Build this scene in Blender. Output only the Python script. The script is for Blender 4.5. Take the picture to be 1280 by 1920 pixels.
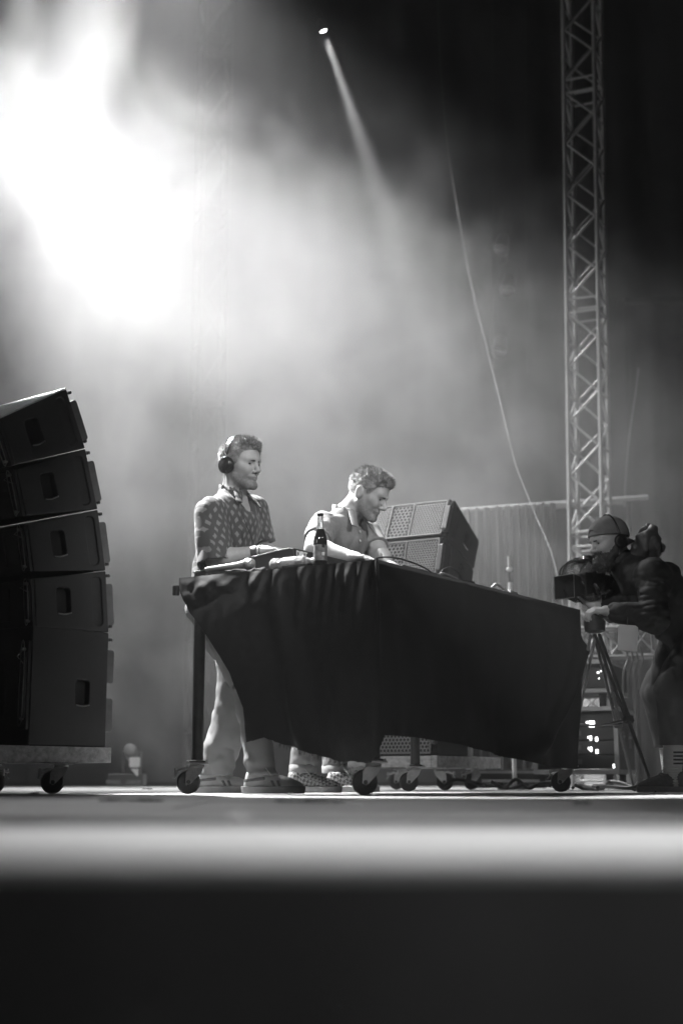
import bpy, bmesh, math, random
import numpy as np
from mathutils import Vector, Matrix, Euler
from mathutils import noise as mnoise

for _o in list(bpy.data.objects):
    bpy.data.objects.remove(_o)
SC = bpy.context.scene
COL = SC.collection
R = math.radians

# ------------------------------------------------------------------ camera
CAM_H = 0.06
PITCH = R(10.65)
FPX = 2680.0                      # focal length in pixels of the 1280 x 1920 photograph
cam_d = bpy.data.cameras.new('camera')
cam_d.sensor_fit = 'VERTICAL'
cam_d.sensor_height = 36.0
cam_d.sensor_width = 24.0
cam_d.lens = FPX / 1920.0 * 36.0
cam_d.clip_start = 0.02
cam_d.clip_end = 300.0
cam_d.dof.use_dof = True
cam_d.dof.focus_distance = 7.1
cam_d.dof.aperture_fstop = 1.5
cam = bpy.data.objects.new('camera', cam_d)
COL.objects.link(cam)
cam.location = (0, 0, CAM_H)
cam.rotation_euler = (R(90) + PITCH, 0, 0)
SC.camera = cam

# ------------------------------------------------------------------ world (night) and exposure
W = bpy.data.worlds.new('World')
SC.world = W
W.use_nodes = True
_bg = W.node_tree.nodes['Background']
_bg.inputs['Color'].default_value = (0.5, 0.5, 0.5, 1)
_bg.inputs['Strength'].default_value = 0.004
SC.view_settings.view_transform = 'Standard'
SC.view_settings.look = 'None'
SC.view_settings.exposure = 0.0
SC.view_settings.gamma = 1.0
SC.view_settings.use_curve_mapping = False

SC.render.engine = 'CYCLES'
CY = SC.cycles
CY.use_light_tree = False
CY.max_bounces = 4
CY.diffuse_bounces = 2
CY.glossy_bounces = 2
CY.transmission_bounces = 4
CY.transparent_max_bounces = 12
CY.volume_bounces = 0
CY.volume_step_rate = 3.0
CY.sample_clamp_indirect = 4.0
CY.caustics_reflective = False
CY.caustics_refractive = False
CY.use_denoising = True
CY.denoiser = 'OPENIMAGEDENOISE'
CY.use_adaptive_sampling = True
CY.adaptive_threshold = 0.02


def P(px, py, Y):
    """world point on the view ray of a photograph pixel at distance Y into the stage"""
    a = (px - 640.0) / FPX
    b = (960.0 - py) / FPX
    d = Vector((a, math.cos(PITCH) - b * math.sin(PITCH), math.sin(PITCH) + b * math.cos(PITCH)))
    return Vector((0, 0, CAM_H)) + d * (Y / d.y)


def aim(o, target):
    d = Vector(target) - o.location
    o.rotation_euler = d.to_track_quat('-Z', 'Y').to_euler()


def spot(name, loc, target, power, angle, blend=0.6, radius=0.08):
    l = bpy.data.lights.new(name, 'SPOT')
    l.energy = power
    l.spot_size = R(angle)
    l.spot_blend = blend
    l.shadow_soft_size = radius
    o = bpy.data.objects.new(name, l)
    COL.objects.link(o)
    o.location = loc
    aim(o, target)
    return o

# ------------------------------------------------------------------ materials
def mat(name, c, rough=0.6, metal=0.0, var=0.0, vscale=6.0, bump=0.0, bscale=60.0, sheen=0.0,
        spec=0.5, coat=0.0, sss=0.0, stretch=None, detail=5.0, bdist=0.004):
    m = bpy.data.materials.new(name)
    m.use_nodes = True
    nt = m.node_tree
    b = nt.nodes['Principled BSDF']
    b.inputs['Base Color'].default_value = (c, c, c, 1)
    b.inputs['Roughness'].default_value = rough
    b.inputs['Metallic'].default_value = metal
    b.inputs['Specular IOR Level'].default_value = spec
    b.inputs['Sheen Weight'].default_value = sheen
    b.inputs['Sheen Roughness'].default_value = 0.4
    b.inputs['Coat Weight'].default_value = coat
    if sss:
        b.inputs['Subsurface Weight'].default_value = sss
        b.inputs['Subsurface Radius'].default_value = (0.01, 0.01, 0.01)
        b.inputs['Subsurface Scale'].default_value = 0.5
    tc = nt.nodes.new('ShaderNodeTexCoord')
    src = tc.outputs['Object']
    if stretch:
        mp = nt.nodes.new('ShaderNodeMapping')
        mp.inputs['Scale'].default_value = stretch
        nt.links.new(src, mp.inputs['Vector'])
        src = mp.outputs['Vector']
    if var:
        n = nt.nodes.new('ShaderNodeTexNoise')
        n.inputs['Scale'].default_value = vscale
        n.inputs['Detail'].default_value = detail
        n.inputs['Roughness'].default_value = 0.65
        nt.links.new(src, n.inputs['Vector'])
        r = nt.nodes.new('ShaderNodeMapRange')
        r.inputs['From Min'].default_value = 0.25
        r.inputs['From Max'].default_value = 0.75
        r.inputs['To Min'].default_value = max(0.0, c * (1 - var))
        r.inputs['To Max'].default_value = min(1.0, c * (1 + var))
        nt.links.new(n.outputs['Fac'], r.inputs['Value'])
        nt.links.new(r.outputs['Result'], b.inputs['Base Color'])
    if bump:
        n2 = nt.nodes.new('ShaderNodeTexNoise')
        n2.inputs['Scale'].default_value = bscale
        n2.inputs['Detail'].default_value = 4
        nt.links.new(src, n2.inputs['Vector'])
        bp = nt.nodes.new('ShaderNodeBump')
        bp.inputs['Strength'].default_value = bump
        bp.inputs['Distance'].default_value = bdist
        nt.links.new(n2.outputs['Fac'], bp.inputs['Height'])
        nt.links.new(bp.outputs['Normal'], b.inputs['Normal'])
    return m


def emit_mat(name, strength):
    m = bpy.data.materials.new(name)
    m.use_nodes = True
    b = m.node_tree.nodes['Principled BSDF']
    b.inputs['Base Color'].default_value = (0.8, 0.8, 0.8, 1)
    b.inputs['Emission Color'].default_value = (1, 1, 1, 1)
    b.inputs['Emission Strength'].default_value = strength
    m.cycles.emission_sampling = 'NONE'
    return m


def clear_mat(name, rough=0.08, tint=0.95, trans=0.9, ior=1.3):
    m = bpy.data.materials.new(name)
    m.use_nodes = True
    b = m.node_tree.nodes['Principled BSDF']
    b.inputs['Base Color'].default_value = (tint, tint, tint, 1)
    b.inputs['Roughness'].default_value = rough
    b.inputs['Transmission Weight'].default_value = trans
    b.inputs['IOR'].default_value = ior
    return m


# ------------------------------------------------------------------ objects
def tag(o, label=None, cat=None, group=None, kind=None):
    if label: o['label'] = label
    if cat: o['category'] = cat
    if group: o['group'] = group
    if kind: o['kind'] = kind
    return o


def empty(name, loc, label=None, cat=None, group=None, rz=0.0):
    o = bpy.data.objects.new(name, None)
    o.empty_display_size = 0.1
    COL.objects.link(o)
    o.location = loc
    o.rotation_euler = (0, 0, rz)
    return tag(o, label, cat, group)


def base_of(parent):
    """world position of the unrotated root a part hangs under"""
    v = Vector((0, 0, 0))
    while parent is not None:
        v += parent.location
        parent = parent.parent
    return v


def link_mesh(name, me, m, parent=None, local=False, smooth=None, bevel=0.0, sub=0, base=None):
    if m is not None:
        me.materials.append(m)
    if parent is not None and not local:
        b = base_of(parent)
        me.transform(Matrix.Translation(-b))
    elif parent is None and base is not None:
        me.transform(Matrix.Translation(-Vector(base)))
    if smooth is not None:
        me.shade_smooth()
        if smooth < 179:
            me.set_sharp_from_angle(angle=R(smooth))
    o = bpy.data.objects.new(name, me)
    COL.objects.link(o)
    if parent is not None:
        o.parent = parent
    elif base is not None:
        o.location = base
    if bevel:
        bv = o.modifiers.new('bevel', 'BEVEL')
        bv.width = bevel
        bv.segments = 2
        bv.limit_method = 'ANGLE'
        bv.angle_limit = R(40)
    if sub:
        s = o.modifiers.new('sub', 'SUBSURF')
        s.levels = sub
        s.render_levels = sub
    return o


def copy_tree(o, parent=None):
    c = o.copy()
    COL.objects.link(c)
    c.parent = parent
    for ch in [k for k in bpy.data.objects if k.parent == o]:
        copy_tree(ch, c)
    return c


def frame(a, b, up=(0, 0, 1)):
    """matrix at a whose z axis points to b"""
    a = Vector(a); b = Vector(b)
    z = (b - a).normalized()
    u = Vector(up)
    if abs(z.dot(u)) > 0.98:
        u = Vector((1, 0, 0))
    x = u.cross(z).normalized()
    y = z.cross(x)
    return Matrix(((x.x, y.x, z.x, a.x), (x.y, y.y, z.y, a.y), (x.z, y.z, z.z, a.z), (0, 0, 0, 1)))


def axes(o, x, y, z):
    o = Vector(o); x = Vector(x); y = Vector(y); z = Vector(z)
    return Matrix(((x.x, y.x, z.x, o.x), (x.y, y.y, z.y, o.y), (x.z, y.z, z.z, o.z), (0, 0, 0, 1)))


class MB:
    def __init__(s):
        s.v = []
        s.f = []

    def add(s, verts, faces, M=None):
        n = len(s.v)
        for p in verts:
            p = Vector(p)
            s.v.append(tuple(M @ p if M is not None else p))
        for f in faces:
            s.f.append(tuple(i + n for i in f))
        return s

    def box(s, c, size, M=None):
        x, y, z = [k / 2 for k in size]
        c = Vector(c)
        vs = [c + Vector((a * x, b * y, d * z)) for a in (-1, 1) for b in (-1, 1) for d in (-1, 1)]
        fs = [(0, 1, 3, 2), (4, 6, 7, 5), (0, 4, 5, 1), (2, 3, 7, 6), (0, 2, 6, 4), (1, 5, 7, 3)]
        return s.add(vs, fs, M)

    def tube(s, pts, r, n=8, cap=True, M=None):
        pts = [Vector(p) for p in pts]
        k = len(pts)
        rs = r if isinstance(r, (list, tuple)) else [r] * k
        vs = []
        t0 = (pts[1] - pts[0]).normalized()
        u = Vector((0, 0, 1)) if abs(t0.z) < 0.9 else Vector((1, 0, 0))
        for i, p in enumerate(pts):
            t = (pts[min(i + 1, k - 1)] - pts[max(i - 1, 0)]).normalized()
            u = (u - t * u.dot(t)).normalized()
            w = t.cross(u)
            for j in range(n):
                a = 2 * math.pi * j / n
                vs.append(p + (u * math.cos(a) + w * math.sin(a)) * rs[i])
        fs = []
        for i in range(k - 1):
            for j in range(n):
                j2 = (j + 1) % n
                fs.append((i * n + j, i * n + j2, (i + 1) * n + j2, (i + 1) * n + j))
        if cap:
            fs.append(tuple(range(n - 1, -1, -1)))
            fs.append(tuple((k - 1) * n + j for j in range(n)))
        return s.add(vs, fs, M)

    def lathe(s, prof, n=20, M=None):
        """prof: (r, z) pairs about local z"""
        vs = []
        for r, z in prof:
            for j in range(n):
                a = 2 * math.pi * j / n
                vs.append((r * math.cos(a), r * math.sin(a), z))
        fs = []
        k = len(prof)
        for i in range(k - 1):
            for j in range(n):
                j2 = (j + 1) % n
                fs.append((i * n + j, i * n + j2, (i + 1) * n + j2, (i + 1) * n + j))
        fs.append(tuple(range(n - 1, -1, -1)))
        fs.append(tuple((k - 1) * n + j for j in range(n)))
        return s.add(vs, fs, M)

    def prism(s, poly, h0, h1, M=None):
        """poly in local xy extruded along z from h0 to h1"""
        n = len(poly)
        vs = [(x, y, h0) for x, y in poly] + [(x, y, h1) for x, y in poly]
        fs = [tuple(range(n - 1, -1, -1)), tuple(range(n, 2 * n))]
        for i in range(n):
            j = (i + 1) % n
            fs.append((i, j, n + j, n + i))
        return s.add(vs, fs, M)

    def grid(s, fn, nu, nv, M=None):
        vs = [fn(i / nu, j / nv) for j in range(nv + 1) for i in range(nu + 1)]
        fs = []
        for j in range(nv):
            for i in range(nu):
                a = j * (nu + 1) + i
                fs.append((a, a + 1, a + nu + 2, a + nu + 1))
        return s.add(vs, fs, M)

    def mesh(s, name):
        me = bpy.data.meshes.new(name)
        me.from_pydata(s.v, [], s.f)
        me.update()
        return me

    def build(s, name, m, parent=None, **kw):
        return link_mesh(name, s.mesh(name), m, parent, **kw)


def rrect(w, h, r, n=4):
    out = []
    for cx, cy, a0 in ((w / 2 - r, h / 2 - r, 0), (-w / 2 + r, h / 2 - r, 90), (-w / 2 + r, -h / 2 + r, 180), (w / 2 - r, -h / 2 + r, 270)):
        for i in range(n + 1):
            a = R(a0 + 90 * i / n)
            out.append((cx + r * math.cos(a), cy + r * math.sin(a)))
    return out


def bez(pts, n=24):
    """Catmull-Rom through points"""
    pts = [Vector(p) for p in pts]
    q = [pts[0] * 2 - pts[1]] + pts + [pts[-1] * 2 - pts[-2]]
    out = []
    for i in range(1, len(q) - 2):
        for k in range(n):
            t = k / n
            a, b, c, d = q[i - 1], q[i], q[i + 1], q[i + 2]
            out.append(0.5 * ((2 * b) + (c - a) * t + (2 * a - 5 * b + 4 * c - d) * t * t + (3 * b - a - 3 * c + d) * t ** 3))
    out.append(pts[-1])
    return out


def lerp_tab(tab, x):
    if x <= tab[0][0]:
        return tab[0][1]
    for (x0, y0), (x1, y1) in zip(tab, tab[1:]):
        if x <= x1:
            t = (x - x0) / (x1 - x0)
            return y0 + (y1 - y0) * t
    return tab[-1][1]


# ------------------------------------------------------------------ signed-distance modelling for bodies and cloth
def V3(p):
    return np.array(p, dtype=np.float32)


def cap(p, a, b, ra, rb=None):
    rb = ra if rb is None else rb
    a = V3(a); b = V3(b)
    ab = b - a
    t = np.clip(((p - a) @ ab) / max(float(ab @ ab), 1e-9), 0, 1)
    d = p - a - t[:, None] * ab
    return np.sqrt(np.einsum('ij,ij->i', d, d)) - (ra + (rb - ra) * t)


def capw(p, a, b, ra, rb, n, s):
    """capsule stretched by s along the unit direction n (a body's width)"""
    a = V3(a); b = V3(b)
    n = V3(n); n = n / np.linalg.norm(n)
    q = p - a
    c = q @ n
    q = q - np.outer(c * (1 - 1 / s), n).astype(np.float32)
    ab = b - a
    e = float(ab @ n)
    ab = ab - n * e * (1 - 1 / s)
    t = np.clip((q @ ab) / max(float(ab @ ab), 1e-9), 0, 1)
    d = q - t[:, None] * ab
    return np.sqrt(np.einsum('ij,ij->i', d, d)) - (ra + (rb - ra) * t)


def ell(p, c, r, M=None):
    q = p - V3(c)
    if M is not None:
        q = q @ np.array(M, dtype=np.float32)
    r = V3(r)
    k0 = np.linalg.norm(q / r, axis=1)
    k1 = np.linalg.norm(q / (r * r), axis=1) + 1e-9
    return k0 * (k0 - 1) / k1


def su(a, b, k):
    h = np.clip(0.5 + 0.5 * (b - a) / k, 0, 1)
    return b * (1 - h) + a * h - k * h * (1 - h)


def sub_(a, b, k):
    """a minus b"""
    return -su(-a, b, k)


_rs = np.random.RandomState(7)
_perm = _rs.randint(0, 4096, 4096).astype(np.int64)
_val = _rs.rand(4096).astype(np.float32)


def vnoise(p):
    """smooth value noise in [-1,1]"""
    i = np.floor(p).astype(np.int64)
    f = (p - i).astype(np.float32)
    f = f * f * (3 - 2 * f)
    out = 0
    for dx in (0, 1):
        wx = f[:, 0] if dx else 1 - f[:, 0]
        for dy in (0, 1):
            wy = f[:, 1] if dy else 1 - f[:, 1]
            for dz in (0, 1):
                wz = f[:, 2] if dz else 1 - f[:, 2]
                h = _perm[(i[:, 0] + dx) & 4095]
                h = _perm[(h + i[:, 1] + dy) & 4095]
                h = _perm[(h + i[:, 2] + dz) & 4095]
                out = out + wx * wy * wz * _val[h]
    return out * 2 - 1


def sdf_mesh(name, fn, lo, hi, h, lip=1.0):
    """surface nets over a sparse grid"""
    lo = np.array(lo, float); hi = np.array(hi, float)
    B = 8
    nb = np.ceil((hi - lo) / (h * B)).astype(int)
    n = nb * B + 1
    # coarse test at block centres
    g = [lo[k] + (np.arange(nb[k]) + 0.5) * B * h for k in range(3)]
    C = np.stack(np.meshgrid(*g, indexing='ij'), -1).reshape(-1, 3).astype(np.float32)
    cv = fn(C)
    rad = B * h * 0.866 * 1.2 * lip + 0.007
    V = np.empty(n, np.float32)
    cs = np.where(cv < 0, -1.0, 1.0).reshape(nb)
    full = np.repeat(np.repeat(np.repeat(cs, B, 0), B, 1), B, 2)
    V[:-1, :-1, :-1] = full
    V[-1] = 1; V[:, -1] = 1; V[:, :, -1] = 1
    act = np.argwhere(np.abs(cv).reshape(nb) < rad)
    mask = np.zeros(n, bool)
    for bx, by, bz in act:
        mask[bx * B:bx * B + B + 1, by * B:by * B + B + 1, bz * B:bz * B + B + 1] = True
    idx = np.argwhere(mask)
    pts = (lo + idx * h).astype(np.float32)
    vals = np.empty(len(pts), np.float32)
    for s in range(0, len(pts), 400000):
        vals[s:s + 400000] = fn(pts[s:s + 400000])
    V[mask] = vals
    ins = V < 0
    corners = [(a, b, c) for a in (0, 1) for b in (0, 1) for c in (0, 1)]
    cnt = sum(ins[a:n[0] - 1 + a, b:n[1] - 1 + b, c:n[2] - 1 + c].astype(np.int8) for a, b, c in corners)
    cells = np.argwhere((cnt > 0) & (cnt < 8))
    cid = -np.ones(n - 1, np.int64)
    cid[tuple(cells.T)] = np.arange(len(cells))
    acc = np.zeros((len(cells), 3)); num = np.zeros(len(cells))
    for i in range(8):
        for j in range(i + 1, 8):
            a = np.array(corners[i]); b = np.array(corners[j])
            if np.abs(a - b).sum() != 1:
                continue
            va = V[tuple((cells + a).T)]; vb = V[tuple((cells + b).T)]
            x = (va < 0) != (vb < 0)
            t = np.clip(va / np.where(np.abs(va - vb) < 1e-9, 1e-9, va - vb), 0, 1)
            acc[x] += (a + t[:, None] * (b - a))[x]
            num[x] += 1
    verts = lo + (cells + acc / np.maximum(num, 1)[:, None]) * h
    quads = []
    for ax in range(3):
        o1, o2 = [k for k in range(3) if k != ax]
        sl = [slice(None)] * 3
        sl2 = [slice(None)] * 3
        sl[ax] = slice(0, n[ax] - 1); sl2[ax] = slice(1, n[ax])
        A = ins[tuple(sl)]; Bm = ins[tuple(sl2)]
        e = np.argwhere(A != Bm)
        e = e[(e[:, o1] > 0) & (e[:, o2] > 0) & (e[:, o1] < n[o1] - 1) & (e[:, o2] < n[o2] - 1)]
        flip = A[tuple(e.T)]
        if ax == 1:
            flip = ~flip
        d1 = np.zeros(3, int); d1[o1] = 1
        d2 = np.zeros(3, int); d2[o2] = 1
        q = np.stack([cid[tuple((e - d1 - d2).T)], cid[tuple((e - d2).T)], cid[tuple(e.T)], cid[tuple((e - d1).T)]], 1)
        q[~flip] = q[~flip][:, ::-1]
        quads.append(q)
    quads = np.concatenate(quads)
    quads = quads[(quads >= 0).all(1)]
    me = bpy.data.meshes.new(name)
    me.vertices.add(len(verts))
    me.vertices.foreach_set('co', verts.astype(np.float32).ravel())
    me.loops.add(len(quads) * 4)
    me.loops.foreach_set('vertex_index', quads.astype(np.int32).ravel())
    me.polygons.add(len(quads))
    me.polygons.foreach_set('loop_start', (np.arange(len(quads)) * 4).astype(np.int32))
    me.update(calc_edges=True)
    me.validate()
    me.shade_smooth()
    return me

# ------------------------------------------------------------------ shared materials
M_black = mat('black paint', 0.018, 0.55, var=0.35, vscale=9, bump=0.15, bscale=220)
M_cab = mat('textured cabinet coating', 0.009, 0.6, var=0.3, vscale=14, bump=0.35, bscale=420, bdist=0.001)
M_pocket = mat('black plastic', 0.008, 0.6)
M_grille = mat('grey powder coated grille', 0.27, 0.45, var=0.2, vscale=3, bump=0.1, bscale=300)
M_bumper = mat('worn grey bumper', 0.07, 0.5, var=0.45, vscale=10)
M_steel = mat('zinc steel', 0.42, 0.32, 0.9, var=0.3, vscale=25)
M_dark_steel = mat('dark steel pipe', 0.07, 0.32, 0.75, var=0.3, vscale=15)
M_alu = mat('aluminium', 0.27, 0.42, 0.4, var=0.2, vscale=8)
M_wood = mat('worn raw plank', 0.46, 0.75, var=0.5, vscale=5, bump=0.3, bscale=40, stretch=(1, 8, 8))
M_tyre = mat('rubber tyre', 0.02, 0.65, var=0.3, vscale=30)
M_white = mat('off white plastic', 0.7, 0.45, var=0.12, vscale=9)
M_cable = mat('black cable rubber', 0.02, 0.45)
M_cable_grey = mat('grey cable jacket', 0.10, 0.5, var=0.2, vscale=4)
M_curtain = mat('black stage curtain', 0.025, 0.95, var=0.3, vscale=1.2, bump=0.2, bscale=300)
M_drape = mat('dark grey drape', 0.008, 0.95, var=0.3, vscale=1.0)


def zpx(py, Y):
    return CAM_H + Y * math.tan(PITCH - math.atan((py - 960.0) / FPX))


def plywood(name, c, var, rough=0.55, seed=0.0, spec=0.4):
    m = bpy.data.materials.new(name)
    m.use_nodes = True
    nt = m.node_tree
    b = nt.nodes['Principled BSDF']
    b.inputs['Specular IOR Level'].default_value = spec
    g = nt.nodes.new('ShaderNodeNewGeometry')
    mp = nt.nodes.new('ShaderNodeMapping')
    mp.inputs['Location'].default_value = (seed, seed * 1.7, 0)
    nt.links.new(g.outputs['Position'], mp.inputs['Vector'])
    n1 = nt.nodes.new('ShaderNodeTexNoise')
    n1.inputs['Scale'].default_value = 0.9
    n1.inputs['Detail'].default_value = 6
    n1.inputs['Roughness'].default_value = 0.6
    n2 = nt.nodes.new('ShaderNodeTexNoise')
    n2.inputs['Scale'].default_value = 7.0
    n2.inputs['Detail'].default_value = 6
    mp2 = nt.nodes.new('ShaderNodeMapping')
    mp2.inputs['Scale'].default_value = (0.35, 2.2, 1)
    nt.links.new(mp.outputs['Vector'], n1.inputs['Vector'])
    nt.links.new(mp.outputs['Vector'], mp2.inputs['Vector'])
    nt.links.new(mp2.outputs['Vector'], n2.inputs['Vector'])
    mx = nt.nodes.new('ShaderNodeMath')
    mx.operation = 'ADD'
    nt.links.new(n1.outputs['Fac'], mx.inputs[0])
    nt.links.new(n2.outputs['Fac'], mx.inputs[1])
    r = nt.nodes.new('ShaderNodeMapRange')
    r.inputs['From Min'].default_value = 0.65
    r.inputs['From Max'].default_value = 1.35
    r.inputs['To Min'].default_value = c * (1 - var)
    r.inputs['To Max'].default_value = c * (1 + var)
    nt.links.new(mx.outputs[0], r.inputs['Value'])
    nt.links.new(r.outputs['Result'], b.inputs['Base Color'])
    r2 = nt.nodes.new('ShaderNodeMapRange')
    r2.inputs['From Min'].default_value = 0.3
    r2.inputs['From Max'].default_value = 0.7
    r2.inputs['To Min'].default_value = rough - 0.12
    r2.inputs['To Max'].default_value = rough + 0.12
    nt.links.new(n2.outputs['Fac'], r2.inputs['Value'])
    nt.links.new(r2.outputs['Result'], b.inputs['Roughness'])
    bp = nt.nodes.new('ShaderNodeBump')
    bp.inputs['Strength'].default_value = 0.25
    bp.inputs['Distance'].default_value = 0.003
    nt.links.new(n2.outputs['Fac'], bp.inputs['Height'])
    nt.links.new(bp.outputs['Normal'], b.inputs['Normal'])
    return m


# ------------------------------------------------------------------ the stage
EDGE_Y = 1.03
M_deck = plywood('worn stage plywood', 0.38, 0.35, 0.5)
M_lip = plywood('pale edge board', 0.70, 0.15, 0.6, 3.0)
rnd = random.Random(4)
ground = MB().grid(lambda u, v: (-13.2 + 26.4 * u, -4.4 + 22.6 * v, -1.25), 8, 8).build('ground', mat('pit ground', 0.06, 0.9, var=0.4, vscale=0.4))
tag(ground, kind='structure')
sub_deck = MB().box((0, EDGE_Y + 0.02 + 8.6, -0.06), (24, 17.2, 0.06)).build('stage_floor', M_black)
tag(sub_deck, kind='structure')
panel_me = MB().box((0, 0, -0.012), (1.992, 0.992, 0.02)).mesh('deck_panel')
panel_me.materials.append(M_deck)
M_deck_dark = plywood('dark deck row', 0.045, 0.4, 0.55, 7.0)  # front row of deck boards, darker than the panels behind
strip_me = MB().box((0, 0, -0.012), (1.992, 0.552, 0.02)).mesh('deck_board')
strip_me.materials.append(M_deck_dark)
for i in range(9):
    o = bpy.data.objects.new('deck_board', strip_me)
    COL.objects.link(o)
    o.parent = sub_deck
    o.location = (-8.1 + 2.0 * i, 2.132, rnd.uniform(-0.001, 0.0005))
for j in range(15):
    for i in range(9):
        o = bpy.data.objects.new('deck_panel', panel_me)
        COL.objects.link(o)
        o.parent = sub_deck
        o.location = (-8.3 + 2.0 * i + (0.9 if j % 2 else 0.0), 2.912 + j, rnd.uniform(-0.0012, 0.0006))
        o.rotation_euler = (rnd.uniform(-0.0007, 0.0007), rnd.uniform(-0.0005, 0.0005), 0)
lip_me = MB().box((0, 0, -0.011), (2.396, 0.812, 0.022)).mesh('edge_board')
lip_me.materials.append(M_lip)
for i in range(7):
    o = bpy.data.objects.new('edge_board', lip_me)
    COL.objects.link(o)
    o.parent = sub_deck
    o.location = (-7.0 + 2.4 * i, EDGE_Y + 0.41, 0.0025)
M_skirt = mat('black stage skirt', 0.1, 0.95, var=0.25, vscale=2.5, bump=0.2, bscale=200)
skirt = MB().grid(lambda u, v: (-9 + 18 * u, EDGE_Y - 0.014 + 0.010 * math.sin(u * 260) * (1 - v) + 0.006 * math.sin(u * 611), -1.25 + 1.2465 * v), 500, 8)
tag(skirt.build('stage_skirt', M_skirt, smooth=180), 'black fabric skirt closing the stage front below the pale edge', 'stage skirt')


def curtain(name, x0, x1, y, z0, z1, m, amp, freq, seed, label, cat='curtain', nu=220, group=None):
    rr = random.Random(seed)
    ph = [rr.uniform(0, 6.28) for _ in range(5)]
    L = x1 - x0

    def fn(u, v):
        x = x0 + L * u
        f = freq
        d = math.sin(f * x + ph[0] + 0.9 * math.sin(0.7 * x + ph[1])) + 0.45 * math.sin(2.3 * f * x + ph[2]) + 0.25 * math.sin(0.37 * f * x + ph[3])
        d *= amp * (1.0 - 0.25 * v + 0.15 * math.sin(3 * v + ph[4] + x))
        return (x + 0.02 * math.sin(5 * v + 3 * x), y + d, z0 + (z1 - z0) * v)
    e = empty(name, ((x0 + x1) / 2, y, z0), label, cat, group)
    MB().grid(fn, nu, 10).build('cloth', m, e, smooth=180)
    MB().box(((x0 + x1) / 2, y, z1), (L, amp * 2 + 0.03, 0.05)).build('top_hem', m, e)
    return e


curtain('backdrop_curtain', -12, 12, 16.4, 0.0, 10.0, M_curtain, 0.09, 5.0, 3, 'tall black backdrop curtain closing the rear of the stage', nu=700)
curtain('drape', P(1180, 900, 13.2).x, P(1180, 900, 13.2).x + 3.2, 13.2, 0.0, 4.6, M_drape, 0.07, 11.0, 5, 'black hanging drape right of the lattice tower, behind the camera operator', 'drape', nu=160)
# pipe and drape
M_pipe = mat('pale pipe', 0.22, 0.5, var=0.2, vscale=5)
pa, pb = P(862, 957, 12.7), P(1214, 932, 12.3)
e = empty('pipe_and_drape', (pa.x, pa.y, 0), 'low grey drape hanging from a pale horizontal pipe behind the tower', 'drape')
MB().tube([pa, pb], 0.022, 12).build('pipe', M_pipe, e, smooth=50)
MB().tube([P(1026, 951, 12.62), P(1166, 941, 12.38)], 0.02, 12).build('pipe', M_pipe, e, smooth=50)
for t in (0.02, 0.9):
    q = pa.lerp(pb, t)
    MB().tube([(q.x, q.y + 0.03, 0), (q.x, q.y + 0.03, q.z)], 0.02, 10).build('upright', M_dark_steel, e, smooth=50)


def pd(u, v):
    q = pa.lerp(pb, 0.01 + 0.5 * u)
    f = 0.035 * math.sin(u * 62 + 1.2 * math.sin(u * 9)) + 0.02 * math.sin(u * 141 + 1)
    return (q.x, q.y - 0.03 + f * (1.1 - 0.4 * v), 0.02 + (q.z - 0.03 + 0.015) * v)


MB().grid(pd, 160, 8).build('cloth', M_drape, e, smooth=180)


# ------------------------------------------------------------------ lattice towers
def truss(name, corners, L, axis, section, step, rc, rd, m, label, cat='truss tower'):
    """corners: four Vectors of the square at its start; axis: unit Vector"""
    c0 = sum(corners, Vector()) / 4
    e = empty(name, c0, label, cat)
    for c in corners:
        MB().tube([c, c + axis * L], rc, 10).build('chord', m, e, smooth=50)
    for k in range(4):
        a, b = corners[k], corners[(k + 1) % 4]
        ins = (b - a).normalized() * rc * 0.8
        z = 0.0
        flip = k % 2
        while z < L - 0.01:
            end = min(z + section, L)
            for zz in (z + 0.06, end - 0.06):
                if zz < L:
                    MB().tube([a + ins + axis * zz, b - ins + axis * zz], rd, 8).build('brace', m, e, smooth=50)
            q = z + 0.07
            i = flip
            while q + step < end - 0.02:
                p0, p1 = (a, b) if i % 2 == 0 else (b, a)
                s = 1 if i % 2 == 0 else -1
                MB().tube([p0 + ins * s + axis * q, p1 - ins * s + axis * (q + step)], rd, 8).build('brace', m, e, smooth=50)
                q += step
                i += 1
                if k in (1, 3) and i % 2 == 0:
                    MB().tube([a + ins + axis * q, b - ins + axis * q], rd * 0.9, 8).build('brace', m, e, smooth=50)
            z = end
    return e


TY = 11.5
A_ = P(1070, 1000, TY); C_ = P(1127, 1000, TY)
side = 0.27
ang = R(-24)
ca = Vector((math.cos(ang), math.sin(ang), 0))
cb = Vector((-math.sin(ang), math.cos(ang), 0))
pA = Vector((A_.x - 0.017 * 2.3, TY + 0.05, 0))
truss('truss_tower', [pA, pA + ca * side, pA + ca * side + cb * side, pA + cb * side], 9.2, Vector((0.017, 0, 1)).normalized(), 2.0, 0.233, 0.019, 0.0108, M_alu,
      'pale aluminium lattice truss tower rising behind the camera operator')
pF = Vector((P(385, 100, 14.3).x, 14.3, 0))
truss('truss_tower', [pF, pF + Vector((0.27, 0.1, 0)), pF + Vector((0.17, 0.37, 0)), pF + Vector((-0.1, 0.27, 0))], 9.2, Vector((0, 0, 1)), 2.0, 0.46, 0.017, 0.0095,
      mat('black painted truss', 0.012, 0.5), 'dark lattice truss tower barely visible in the smoke at upper left')


# ------------------------------------------------------------------ loudspeakers
def apply_mod(o):
    dg = bpy.context.evaluated_depsgraph_get()
    me = bpy.data.meshes.new_from_object(o.evaluated_get(dg))
    return me


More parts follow.
